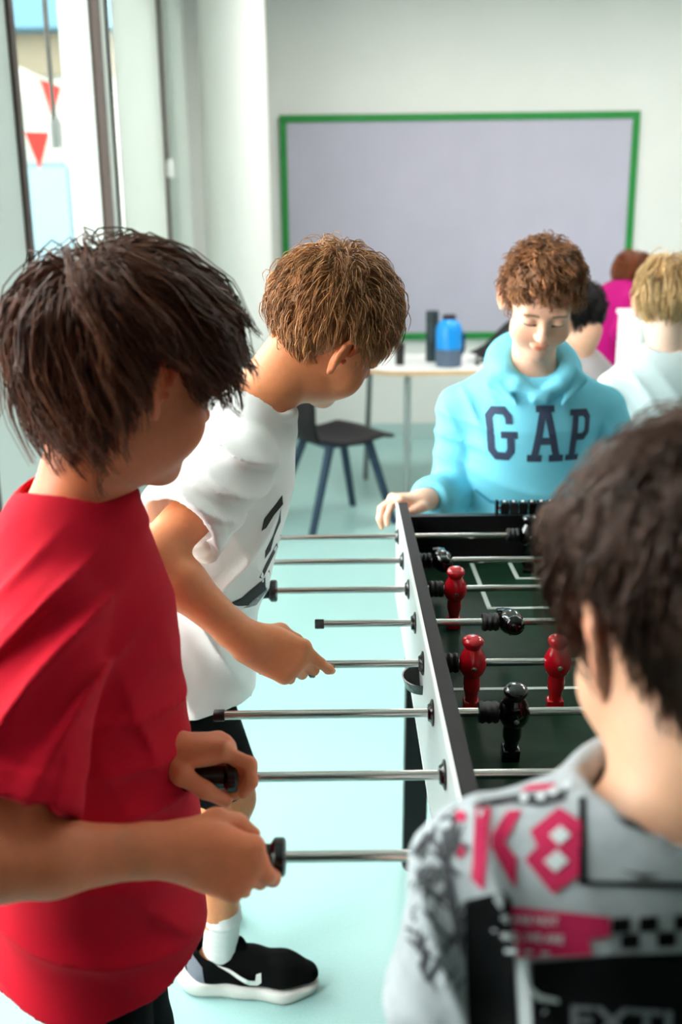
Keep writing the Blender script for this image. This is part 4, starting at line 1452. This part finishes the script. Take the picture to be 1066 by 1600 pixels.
# ================================================ boy in the red T-shirt (near left)
J = dict(s=0.97, hs=0.98)
J['shR'] = A(84, 968, 0.92); J['elR'] = A(-6, 1348, 0.77); J['wrR'] = A(268, 1326, 0.828)
J['neck'] = A(108, 800, 1.045)
J['shL'] = J['neck'] * 2 - J['shR']; J['shL'][2] = J['shR'][2]; J['shL'][1] = 1.185
J['pelvis'] = V3(J['neck'][0] - 0.004, J['neck'][1], J['neck'][2] - 0.40)
J['elL'] = V3(-0.36, 1.13, 0.93); J['wrL'] = V3(-0.205, 1.022, 0.874)
J['head'] = A(205, 585, 1.06)
J['headM'] = frame((0.72, 0.64, -0.30), (0.05, 0.0, 1))
J['handR'] = ((0.95, 0.0, -0.30), (0.06, 0.95, -0.22), dict(index=(-50, 8, 46, 40), middle=(-36, 36, 66, 42), ring=(-30, 50, 70, 42), pinky=(-30, 54, 70, 42),
              thumb=[(0.016, 0.014, 0.006), (0.030, 0.034, 0.020), (0.028, 0.056, 0.030), (0.021, 0.074, 0.034)]))
J['handL'] = ((0.97, 0.05, -0.05), (0.0, -0.25, -0.95), dict(index=(4, 22, 62, 40), middle=(0, 52, 66, 40), ring=(-2, 64, 66, 40), pinky=(-4, 70, 66, 40),
              thumb=[(0.018, 0.010, 0.006), (0.034, 0.030, 0.020), (0.036, 0.056, 0.036), (0.032, 0.080, 0.050)]))
setup(J)
r1 = empty('person', (float(J['pelvis'][0]), float(J['pelvis'][1]), 0.0))
tag(r1, 'boy with wavy dark brown hair in a red T-shirt holding the two nearest rods', 'person')
body(J, r1, srgb(218, 124, 84))
M_red = mat('red_cotton', srgb(184, 3, 32), 0.9, spec=0.2, noise=0.05, nscale=14, bump=0.25, bscale=700)
o1, VQ1 = shirt(J, r1, M_red, hem=-0.30, sleeve=(0.80, 0.76), inf=0.013, flare=0.008, h=0.0038, sl_r=(0.056, 0.068), belly=0.010, lowsq=0.11, slk=0.008, amp=0.0022, folds=[
    (A(110, 1010, 0.86), (0.75, 0, -0.66), 0.042, 0.010, 0.085), (A(40, 1100, 0.80), (0.80, 0.0, -0.6), 0.05, 0.008, 0.09), (A(120, 1180, 0.80), (0.95, 0.0, -0.3), 0.05, 0.004, 0.06),
    (A(230, 1180, 0.98), (0.25, 0, 0.97), 0.055, 0.008, 0.085), (A(290, 1120, 0.98), (0.96, 0, 0.2), 0.04, 0.006, 0.08), (A(140, 1450, 0.96), (0.42, 0, 0.9), 0.075, 0.010, 0.10),
    (A(30, 890, 0.98), (0.7, 0, -0.6), 0.045, 0.004, 0.06), (A(260, 1400, 1.0), (0.8, 0, 0.5), 0.06, 0.008, 0.08)])
decal('chest_print', [pxp([(255 + i * 5, 930 + i * 12), (262 + i * 5, 933 + i * 12), (263 + i * 5, 941 + i * 12), (257 + i * 5, 938 + i * 12)], 1.0) for i in range(5)],
      VQ1, (0, 1.0, 0), EX, EZ, o1, mat('grey_print', srgb(190, 170, 170), 0.8), root=r1)
trousers(J, r1, BLK_TR, h=0.008, top=-0.05, inf=0.002)
for n in 'RL':
    shoe(J['ank' + n], J['toe' + n], r1, M_shoe, M_sole, h=0.007)
HL1 = [(0.0, 0.070), (0.55, 0.066), (0.95, 0.050), (1.2, 0.030), (1.45, 0.022), (1.8, 0.010), (2.0, -0.040), (2.4, -0.070), (3.15, -0.078)]
make_hair('hair', J['head'], J['headM'], J['hs'], r1, M_hair, srgb(92, 50, 30), seed=4, guides=640, per=13, length=(0.09, 0.135), steps=11, lift=0.030,
          gravity=0.5, crown=(0.01, -0.07, 0.10), comb=(0.0, 0.45, 0), curl=(0.007, 70), clump=0.8, rad=0.0010, spread=0.010, flick=0.6, var=0.25, cap=0.010, jitter=0.05,
          hairline=HL1, len_az=[(0, 0.6), (0.8, 0.62), (1.2, 0.6), (1.7, 0.65), (2.1, 1.35), (3.15, 1.65)], earcut=(-0.026, 0.016, -0.05, 0.012))

# ================================================ boy in the white T-shirt (middle)
J = dict(s=1.0, hs=1.02)
J['shR'] = A(376, 722, 1.44); J['elR'] = A(238, 870, 1.29); J['wrR'] = A(384, 1002, 1.28)
J['neck'] = A(388, 640, 1.56); J['shL'] = A(395, 705, 1.73)
J['pelvis'] = V3(-0.27, 1.60, 0.80)
J['elL'] = V3(-0.34, 1.80, 0.93); J['wrL'] = V3(-0.27, 1.63, 0.875)
J['head'] = A(516, 518, 1.60)
J['headM'] = frame((0.69, 0.52, -0.50), (0.1, -0.40, 1))
J['handR'] = ((0.90, 0.0, -0.42), (0.06, 0.95, -0.22), dict(index=(-22, 10, 28, 22), middle=(-26, 40, 60, 42), ring=(-26, 54, 66, 42), pinky=(-28, 58, 66, 42),
              thumb=[(0.014, 0.014, 0.006), (0.026, 0.040, 0.022), (0.020, 0.066, 0.034), (0.012, 0.088, 0.038)]))
J['handL'] = ((0.95, -0.1, -0.1), (0.1, -0.1, -1), GRIP)
J['hiprt'] = (0.05, -1, 0)
J['hipR'] = V3(-0.285, 1.545, 0.76); J['hipL'] = V3(-0.32, 1.70, 0.76)
J['ankR'] = V3(*onfloor(345, 1562)) + V3(0.0, 0.04, 0.085)
J['kneeR'] = V3(J['ankR'][0] + 0.03, J['ankR'][1] - 0.03, 0.43)
J['toeR'] = V3(1, -0.08, 0); J['ankL'] = V3(-0.42, 1.86, 0.085); J['kneeL'] = V3(-0.33, 1.77, 0.43); J['toeL'] = V3(1, 0.1, 0)
setup(J)
r2 = empty('person', (float(J['pelvis'][0]), float(J['pelvis'][1]), 0.0))
tag(r2, 'boy with short light brown hair in a white T-shirt leaning over the table', 'person')
body(J, r2, srgb(220, 140, 94))
M_wht = mat('white_cotton_tee', srgb(236, 236, 234), 0.9, spec=0.2, bump=0.25, bscale=600)
J['hemdir'] = V3(0.02, 0, -1)
o2, VQ2 = shirt(J, r2, M_wht, hem=-0.32, sleeve=(0.72, 0.66), inf=0.010, flare=-0.02, h=0.0044, sl_r=(0.056, 0.068), belly=0.018, lowsq=0.10, slk=0.010, folds=[
    (A(350, 740, 1.4), (0.5, 0, 0.8), 0.045, 0.011, 0.08), (A(330, 960, 1.5), (0.9, 0, 0.3), 0.08, 0.012, 0.13), (A(330, 800, 1.3), (0.6, 0, 0.7), 0.035, 0.007, 0.06), (A(390, 860, 1.45), (0.8, 0, -0.6), 0.06, 0.007, 0.09)])
M_inkb = mat('black_ink', srgb(20, 20, 22), 0.8)
for pl in ([(440, 780), (441, 795), (428, 808), (416, 826), (409, 829), (413, 810), (424, 797)], [(438, 800), (436, 830), (426, 852), (420, 875), (412, 882), (413, 868), (424, 848), (433, 822)],
           [(434, 862), (432, 880), (420, 896), (409, 912), (404, 908), (412, 893)], [(432, 898), (428, 920), (410, 944), (385, 958), (372, 950), (360, 938), (378, 936), (402, 920)]):
    decal('chest_print', [pxp(pl, 1.48)], VQ2, (0, 1.48, 0), EX, EZ, o2, M_inkb, root=r2, cell=0.006)
decal('chest_print', [pxp([(426, 922), (420, 945), (396, 970), (378, 958), (388, 957), (410, 944)], 1.48)], VQ2, (0, 1.48, 0), EX, EZ, o2, mat('grey_ink', srgb(130, 132, 136), 0.8, noise=0.4, nscale=80), root=r2)
trousers(J, r2, mat('black_shorts', srgb(9, 9, 10), 0.9, spec=0.1, bump=0.2, bscale=300), name='shorts', frac=0.86, top=0.0, inf=0.004)
for n in 'RL':
    up, L_, MM = shoe(J['ank' + n], J['toe' + n], r2, M_shoe, M_sole, L=0.258, h=0.0042)
    sock(J['ank' + n], J['knee' + n], r2, M_sock, top=0.10)
    me = up.data
    n_ = len(me.vertices); Vs = np.zeros(n_ * 3, np.float32); me.vertices.foreach_get('co', Vs); Vs = Vs.reshape(-1, 3) + np.array(r2.location)
    Fs = np.zeros(len(me.loops), np.int32); me.loops.foreach_get('vertex_index', Fs); VQs = (Vs, Fs.reshape(-1, 4))
    sw = [(-0.005, 0.062), (0.02, 0.053), (0.06, 0.035), (0.072, 0.034), (0.074, 0.046), (0.083, 0.048), (0.084, 0.030), (0.076, 0.023), (0.06, 0.024), (0.03, 0.041)]
    sgn = 1 if n == 'R' else -1
    org = L_(0.0, 0.055, 0)
    decal('shoe_logo', [[(x, y + 0.015) for x, y in sw]], VQs, org, MM[:, 1], (0, 0, 1), up, mat('white_logo', srgb(232, 230, 226), 0.5), root=r2, cell=0.006, depth=0.1, dirn=MM[:, 0] * sgn, off=0.0026)
    decal('heel_patch', [[(-0.062, 0.034), (-0.026, 0.034), (-0.030, 0.07), (-0.052, 0.09), (-0.068, 0.075)]], VQs, org, MM[:, 1], (0, 0, 1), up, mat('grey_heel', srgb(120, 120, 132), 0.7), root=r2, cell=0.006, depth=0.1, dirn=MM[:, 0] * sgn, off=0.0008)
make_hair('hair', J['head'], J['headM'], J['hs'], r2, M_hair, srgb(166, 116, 74), seed=8, guides=700, per=9, length=(0.032, 0.05), steps=6, lift=0.016,
          gravity=0.35, crown=(0.0, -0.05, 0.10), comb=(0.1, 0.25, 0), curl=(0.0004, 50), clump=0.7, rad=0.0009, spread=0.008, var=0.25, cap=0.003, jitter=0.07,
          len_az=[(0, 1.35), (0.8, 1.2), (1.5, 0.7), (2.2, 0.75), (3.15, 0.75)], earcut=(-0.035, 0.014, -0.05, 0.018))

# ================================================ boy in the light blue hoodie (far end)
J = dict(s=0.98, hs=0.98)
J['neck'] = A(832, 585, 2.32); J['shR'] = A(722, 640, 2.36); J['shL'] = A(938, 640, 2.36)
J['pelvis'] = V3(J['neck'][0] - 0.005, 2.36, J['neck'][2] - 0.40)
J['elR'] = A(712, 768, 2.36); J['wrR'] = A(662, 782, 2.12)
J['elL'] = A(985, 790, 2.34); J['wrL'] = A(935, 830, 2.12)
J['head'] = A(846, 470, 2.22)
J['headM'] = frame((-0.06, -0.84, -0.56), (0.05, -0.2, 1))
J['handR'] = ((-0.80, -0.45, 0.10), (0.05, -0.1, -1), dict(index=(14, 20, 42, 30), middle=(4, 26, 48, 36), ring=(-4, 32, 50, 36), pinky=(-12, 36, 50, 36),
              thumb=[(0.018, 0.012, 0.006), (0.036, 0.030, 0.010), (0.044, 0.052, 0.014), (0.040, 0.074, 0.020)]))
setup(J)
r3 = empty('person', (float(J['pelvis'][0]), float(J['pelvis'][1]), 0.0))
tag(r3, 'boy with curly brown hair in a light blue hoodie beyond the foosball table', 'person')
body(J, r3, srgb(236, 184, 156))
M_hood = mat('sky_blue_fleece', srgb(118, 202, 224), 0.95, spec=0.2, bump=0.25, bscale=500)
o3, VQ3 = shirt(J, r3, M_hood, name='hoodie', hem=-0.20, long=True, sleeve=(0.86, 0.86), inf=0.022, flare=0.0, h=0.0055, sl_r=(0.058, 0.060), hood=True, collar=0, neck_r=0.06, slk=0.008, amp=0.003, folds=[
    (A(710, 690, 2.3), (0.35, 0, 0.95), 0.05, 0.011, 0.08), (A(820, 770, 2.25), (0.2, 0, 1), 0.10, 0.008, 0.10), (A(735, 640, 2.28), (0.9, 0, 0.3), 0.05, 0.008, 0.06), (A(700, 760, 2.25), (0.3, 0, 0.9), 0.035, 0.007, 0.06)])
LET = {'G': [[(0, .17), (.15, .22), (.15, .78), (0, .83)], [(0, .83), (.15, .78), (.2, .85), (.14, 1.0)], [(.14, 1), (.2, .85), (.36, .85), (.42, 1.0)], [(.36, .85), (.42, 1.0), (.55, .84), (.55, .68), (.40, .68), (.40, .78)],
             [(0, .17), (.14, 0), (.2, .15), (.15, .22)], [(.14, 0), (.42, 0), (.36, .15), (.2, .15)], [(.36, .15), (.42, 0), (.55, .16), (.55, .46), (.40, .46), (.40, .22)], [(.28, .42), (.62, .42), (.62, .55), (.28, .55)]],
       'A': [[(.08, .12), (.23, .12), (.42, 1), (.27, 1)], [(.52, .12), (.67, .12), (.48, 1), (.33, 1)], [(.2, .32), (.55, .32), (.52, .45), (.23, .45)], [(0, 0), (.30, 0), (.30, .13), (0, .13)], [(.45, 0), (.75, 0), (.75, .13), (.45, .13)], [(.18, .9), (.57, .9), (.57, 1.02), (.18, 1.02)]],
       'P': [[(.08, 0), (.24, 0), (.24, 1), (.08, 1)], [(0, 0), (.34, 0), (.34, .12), (0, .12)], [(0, .88), (.24, .88), (.24, 1), (0, 1)], [(.24, 1), (.44, 1), (.36, .86), (.24, .86)], [(.44, 1), (.56, .86), (.56, .54), (.42, .60), (.42, .80), (.36, .86)], [(.56, .54), (.44, .40), (.24, .40), (.24, .54), (.36, .54), (.42, .60)]]}
M_navy = mat('navy_letters', srgb(46, 58, 84), 0.85)
for ch_, x0, y0, w, h_, rot in (('G', 765, 720, 72, 84, 4), ('A', 822, 720, 76, 86, 0), ('P', 882, 719, 66, 80, -7)):
    cr_, sr_ = math.cos(R(rot)), math.sin(R(rot))
    pl = [[(x0 + (x * w) * cr_ - (y * h_) * -sr_ * 0.0 + y * h_ * -sr_, y0 - (y * h_) * cr_ - x * w * sr_ * 0.4) for x, y in p] for p in LET[ch_]]
    decal('letter', [pxp(p, 2.24) for p in pl], VQ3, (0, 2.24, 0), EX, EZ, o3, M_navy, root=r3, cell=0.012)
decal('pocket_edge', [pxp([(748, 772), (770, 786), (850, 792), (930, 790), (930, 795), (850, 798), (768, 791), (746, 776)], 2.23)], VQ3, (0, 2.23, 0), EX, EZ, o3, mat('blue_seam', srgb(60, 150, 184), 0.9), root=r3)
trousers(J, r3, mat('navy_trousers', srgb(30, 36, 52), 0.8), h=0.009, top=0.0)
for n in 'RL': shoe(J['ank' + n], J['toe' + n], r3, M_shoe, M_sole, h=0.008)
make_hair('hair', J['head'], J['headM'], J['hs'], r3, M_hair, srgb(132, 86, 54), seed=12, guides=650, per=7, length=(0.026, 0.042), steps=8, lift=0.016,
          gravity=0.10, crown=(0.0, -0.04, 0.11), comb=(0, 0.2, 0), curl=(0.0055, 190), clump=0.6, rad=0.0013, spread=0.007, var=0.3, cap=0.009, jitter=0.3,
          len_az=[(0, 1.0), (0.8, 0.9), (1.5, 0.55), (2.2, 0.7), (3.15, 0.8)])

# ================================================ boy with the printed T-shirt (near right, back to us)
J = dict(s=0.98, hs=1.0)
J['neck'] = A(1046, 1290, 0.58); J['shL'] = A(764, 1375, 0.58); J['shR'] = J['neck'] * 2 - J['shL']; J['shR'][2] = J['shL'][2]; J['shR'][1] = 0.62
J['pelvis'] = V3(J['neck'][0] + 0.01, 0.585, J['neck'][2] - 0.40)
J['elL'] = A(706, 1715, 0.58); J['wrL'] = V3(0.12, 0.62, 0.66)
J['elR'] = V3(0.45, 0.62, 0.80); J['wrR'] = V3(0.42, 0.64, 0.62)
J['head'] = A(1094, 975, 0.62)
J['headM'] = frame((-0.26, 0.90, -0.30), (0, 0, 1))
setup(J)
r4 = empty('person', (float(J['pelvis'][0]), float(J['pelvis'][1]), 0.0))
tag(r4, 'boy with straight dark hair in a grey printed T-shirt, back to the camera', 'person')
body(J, r4, srgb(234, 178, 144))
M_gtee = mat('grey_marl', srgb(178, 184, 188), 0.9, spec=0.2, noise=0.14, nscale=45, bump=0.25, bscale=700)
o4, VQ4 = shirt(J, r4, M_gtee, hem=-0.25, sleeve=(0.53, 0.6), inf=0.012, flare=0.0, h=0.0044, sl_r=(0.050, 0.060), neck_r=0.058, slk=0.010, folds=[
    (A(700, 1480, 0.52), (0.9, 0, 0.3), 0.05, 0.006, 0.08)])
M_mag = mat('magenta_print', srgb(196, 18, 78), 0.85)
M_prb = mat('black_print', srgb(13, 13, 15), 0.9, spec=0.15, noise=0.3, nscale=60)
M_prg = mat('grey_print_light', srgb(206, 212, 214), 0.85)
M_prd = mat('charcoal_print', srgb(58, 58, 62), 0.85, noise=0.3, nscale=60)
ZP = (560, 1160, 0.4747)
YP = 0.49
def pr(name, polys, m, off=0.0012, cell=0.010):
    decal(name, [pxp(p, YP, ZP) for p in polys], VQ4, (0, YP, 0), EX, EZ, o4, m, off=off, root=r4, cell=cell, proj=True)
pr('printed_letter_k', [[(385, 210), (437, 215), (412, 490), (372, 450)], [(438, 305), (492, 222), (540, 222), (478, 335)], [(438, 305), (478, 325), (522, 380), (518, 480), (495, 450), (438, 345)]], M_mag)
pr('printed_digit', [[(565, 290), (660, 212), (735, 260), (732, 345), (590, 345)], [(590, 340), (732, 340), (725, 440), (640, 500), (548, 385)]], M_mag)
pr('printed_digit_hole', [[(628, 305), (665, 272), (700, 305), (662, 338)]], M_prg, 0.002)
pr('printed_digit_hole', [[(610, 390), (655, 352), (692, 390), (648, 428)]], M_prg, 0.002)
pr('printed_scrap', [[(320, 222), (352, 228), (356, 258), (322, 262)]], M_mag)
pr('printed_scrap', [[(322, 318), (352, 330), (350, 372), (324, 380)]], M_mag)
pr('printed_scrap', [[(530, 160), (560, 140), (650, 132), (640, 152), (580, 158)]], M_mag)
pr('printed_blotch', [[(370, 205), (420, 188), (520, 168), (640, 170), (690, 150), (680, 190), (600, 210), (500, 200), (400, 212)]], M_prd)
for c_ in ((545, 182), (600, 178), (640, 160), (690, 140)):
    pr('printed_dot', [[(c_[0] + 14 * math.cos(a), c_[1] + 14 * math.sin(a)) for a in np.linspace(0, 5.5, 8)]], M_prg, 0.002)
pr('printed_block', [[(350, 520), (480, 490), (505, 520), (515, 700), (530, 1000), (365, 1000), (352, 700)]], M_prb)
pr('printed_banner', [[(505, 540), (830, 575), (830, 640), (760, 650), (770, 700), (520, 712)]], M_mag)
pr('printed_frame', [[(726, 180), (748, 180), (750, 455), (1180, 462), (1180, 484), (726, 470)]], M_prb)
pr('printed_blotch', [[(840, 238), (900, 255), (980, 268), (1066, 300), (1150, 300), (1150, 330), (1010, 345), (960, 300), (880, 275)]], M_prd)
pr('printed_blotch', [[(860, 420), (930, 432), (1000, 436), (940, 450)]], M_prd)
for x_, y_ in ((835, 575), (925, 572), (1042, 566), (865, 628), (985, 622), (1100, 618)):
    pr('printed_check', [[(x_, y_ + 4), (x_ + 62, y_), (x_ + 62, y_ + 50), (x_, y_ + 54)]], M_prb)
pr('printed_block', [[(570, 725), (830, 700), (1180, 690), (1180, 1000), (575, 1000)]], M_prb)
for x_, y_, w_, h_ in ((470, 572, 22, 12), (440, 615, 14, 8), (470, 632, 24, 10), (482, 680, 40, 14), (548, 684, 26, 12), (600, 690, 30, 12)):
    pr('printed_scrap', [[(x_, y_), (x_ + w_, y_ + 2), (x_ + w_, y_ + h_), (x_, y_ + h_)]], M_prg, 0.002)
def prtext(txt, x, y, hpx, m, sx=1.0, bold=0.0, shear=0.0):
    k_ = hpx / 0.7
    pr('printed_text', [[(x + a * k_ + shear * b * k_, y - b * k_ + 0.10 * a * k_ * 0.6) for a, b in p] for p in text_polys(txt, 1.0, sx=sx, bold=bold)], m, 0.0022, 0.02)
prtext('E ARE NOT', 480, 592, 26, M_prg, 0.95, 0.02)
prtext('ND, WE ARE', 478, 650, 26, M_prg, 0.95, 0.02)
prtext('EXTI', 690, 960, 96, mat('grey_letters', srgb(120, 122, 128), 0.85), 1.25, 0.02)
pr('printed_frame', [[(520, 712), (560, 708), (575, 1000), (535, 1000)], [(565, 800), (600, 830), (660, 845), (660, 860), (590, 850), (560, 815)]], M_prg, 0.0018)
# dark scrawl over the left sleeve
rs = random.Random(11)
pr('sleeve_print', [[(268, 250), (325, 205), (330, 300), (300, 380), (318, 500), (350, 640), (345, 720), (300, 560), (280, 400)]], M_prd)
for i in range(64):
    y_ = rs.uniform(300, 800); x_ = rs.uniform(200 - (y_ - 300) * 0.14, 335)
    a_ = rs.choice([-0.9, 0.8, 1.2, -1.2]) + rs.uniform(-0.2, 0.2); l_ = rs.uniform(16, 50); w_ = rs.uniform(4, 10)
    dx, dy = math.cos(a_), math.sin(a_)
    pr('sleeve_print', [[(x_ - dx * l_ - dy * w_, y_ - dy * l_ + dx * w_), (x_ + dx * l_ - dy * w_ * 0.3, y_ + dy * l_ + dx * w_ * 0.3), (x_ + dx * l_ + dy * w_, y_ + dy * l_ - dx * w_), (x_ - dx * l_ * 0.6 + dy * w_, y_ - dy * l_ * 0.6 - dx * w_)]], M_prd, 0.0016, 0.02)
trousers(J, r4, BLK_TR, h=0.009, top=-0.05, inf=0.002)
for n in 'RL': shoe(J['ank' + n], J['toe' + n], r4, M_shoe, M_sole, h=0.008)
make_hair('hair', J['head'], J['headM'], J['hs'], r4, M_hair, srgb(86, 60, 48), seed=21, guides=700, per=12, length=(0.06, 0.085), steps=8, lift=0.017,
          gravity=0.5, crown=(0.012, -0.05, 0.10), comb=(0.0, 0.0, 0), curl=(0.0, 50), clump=0.5, rad=0.0009, spread=0.010, var=0.22, cap=0.004, jitter=0.03, lift_var=(0.75, 1.1),
          len_az=[(0, 1.1), (0.8, 1.1), (1.5, 0.85), (2.2, 0.7), (3.15, 0.7)], earcut=(-0.035, 0.014, -0.05, 0.016))

# ================================================ children further back
def simple_kid(J, lab, skin, top_m, top_name, bot_m, hairc, hk, **kw):
    setup(J)
    r = empty('person', (float(J['pelvis'][0]), float(J['pelvis'][1]), 0.0))
    tag(r, lab, 'person')
    body(J, r, skin, hb=0.010, hf=0.0048, hh=0.0045)
    o, vq = shirt(J, r, top_m, name=top_name, h=0.008, **kw)
    trousers(J, r, bot_m, h=0.011, top=0.0)
    for n in 'RL': shoe(J['ank' + n], J['toe' + n], r, M_shoe, M_sole, h=0.011)
    make_hair('hair', J['head'], J['headM'], J.get('hs', 1), r, M_hair, hairc, **hk)
    return r, o, vq
J = dict(s=0.96, hs=0.97)
J['neck'] = A(1040, 560, 2.74); J['shL'] = A(962, 612, 2.74); J['shR'] = A(1122, 612, 2.74)
J['pelvis'] = J['neck'] + V3(0.0, 0.02, -0.40)
J['elL'] = A(945, 730, 2.78); J['wrL'] = A(965, 770, 2.98); J['elR'] = A(1150, 730, 2.78); J['wrR'] = A(1120, 770, 2.98)
J['head'] = A(1044, 476, 2.76); J['headM'] = frame((0.25, 0.93, -0.22))
simple_kid(J, 'fair-haired boy in a pale grey top facing away, at the right edge', srgb(240, 200, 178), mat('pale_grey_fleece', srgb(206, 218, 218), 0.95, spec=0.2), 'sweatshirt', BLK_TR,
           srgb(206, 168, 118), dict(seed=31, guides=420, per=6, length=(0.05, 0.075), steps=6, lift=0.016, gravity=0.45, clump=0.6, rad=0.0015, spread=0.010, cap=0.005, jitter=0.05, var=0.2),
           hem=-0.2, long=True, sleeve=(0.9, 0.9), inf=0.02, sl_r=(0.056, 0.058), collar=0.010, folds=[(A(1010, 620, 2.66), (0.8, 0, 0.6), 0.06, 0.008, 0.10)])
J = dict(s=0.86, hs=0.93)
J['neck'] = A(974, 452, 4.62); J['pelvis'] = A(938, 560, 4.60)
J['shL'] = A(945, 462, 4.70); J['shR'] = A(985, 474, 4.50)
J['elL'] = A(990, 500, 4.72); J['wrL'] = A(1040, 505, 4.66); J['elR'] = A(968, 520, 4.44); J['wrR'] = A(1010, 500, 4.40)
J['head'] = A(990, 438, 4.66); J['headM'] = frame((0.75, 0.45, -0.5))
simple_kid(J, 'girl in magenta bending down beside the white cabinet at the back', srgb(232, 180, 150), mat('magenta_cotton', srgb(168, 8, 104), 0.9, spec=0.2), 'top', mat('plum_trousers', srgb(120, 4, 58), 0.9, spec=0.2),
           srgb(124, 62, 30), dict(seed=41, guides=300, per=5, length=(0.07, 0.12), steps=6, lift=0.014, gravity=0.6, clump=0.6, rad=0.002, spread=0.010, cap=0.006, jitter=0.05, var=0.2),
           hem=-0.15, long=True, sleeve=(0.85, 0.85), inf=0.012, sl_r=(0.046, 0.046), collar=0.006)
J = dict(s=0.9, hs=0.95)
J['neck'] = A(898, 556, 3.5); J['shL'] = A(860, 585, 3.54); J['shR'] = A(938, 585, 3.52)
J['pelvis'] = J['neck'] + V3(0.0, 0.02, -0.38)
J['elL'] = A(852, 680, 3.55); J['wrL'] = A(870, 730, 3.6); J['elR'] = A(946, 680, 3.55); J['wrR'] = A(930, 720, 3.6)
J['head'] = A(901, 500, 3.48); J['headM'] = frame((-0.55, 0.55, -0.5))
simple_kid(J, 'dark-haired child half hidden behind the boy in the blue hoodie', srgb(226, 168, 140), mat('dusty_pink_cotton', srgb(176, 166, 168), 0.9), 'top', BLK_TR,
           srgb(30, 22, 22), dict(seed=51, guides=300, per=5, length=(0.05, 0.08), steps=6, lift=0.014, gravity=0.5, clump=0.6, rad=0.002, spread=0.010, cap=0.005, jitter=0.05, var=0.2),
           hem=-0.15, long=True, sleeve=(0.9, 0.9), inf=0.012, sl_r=(0.05, 0.05), collar=0.006)
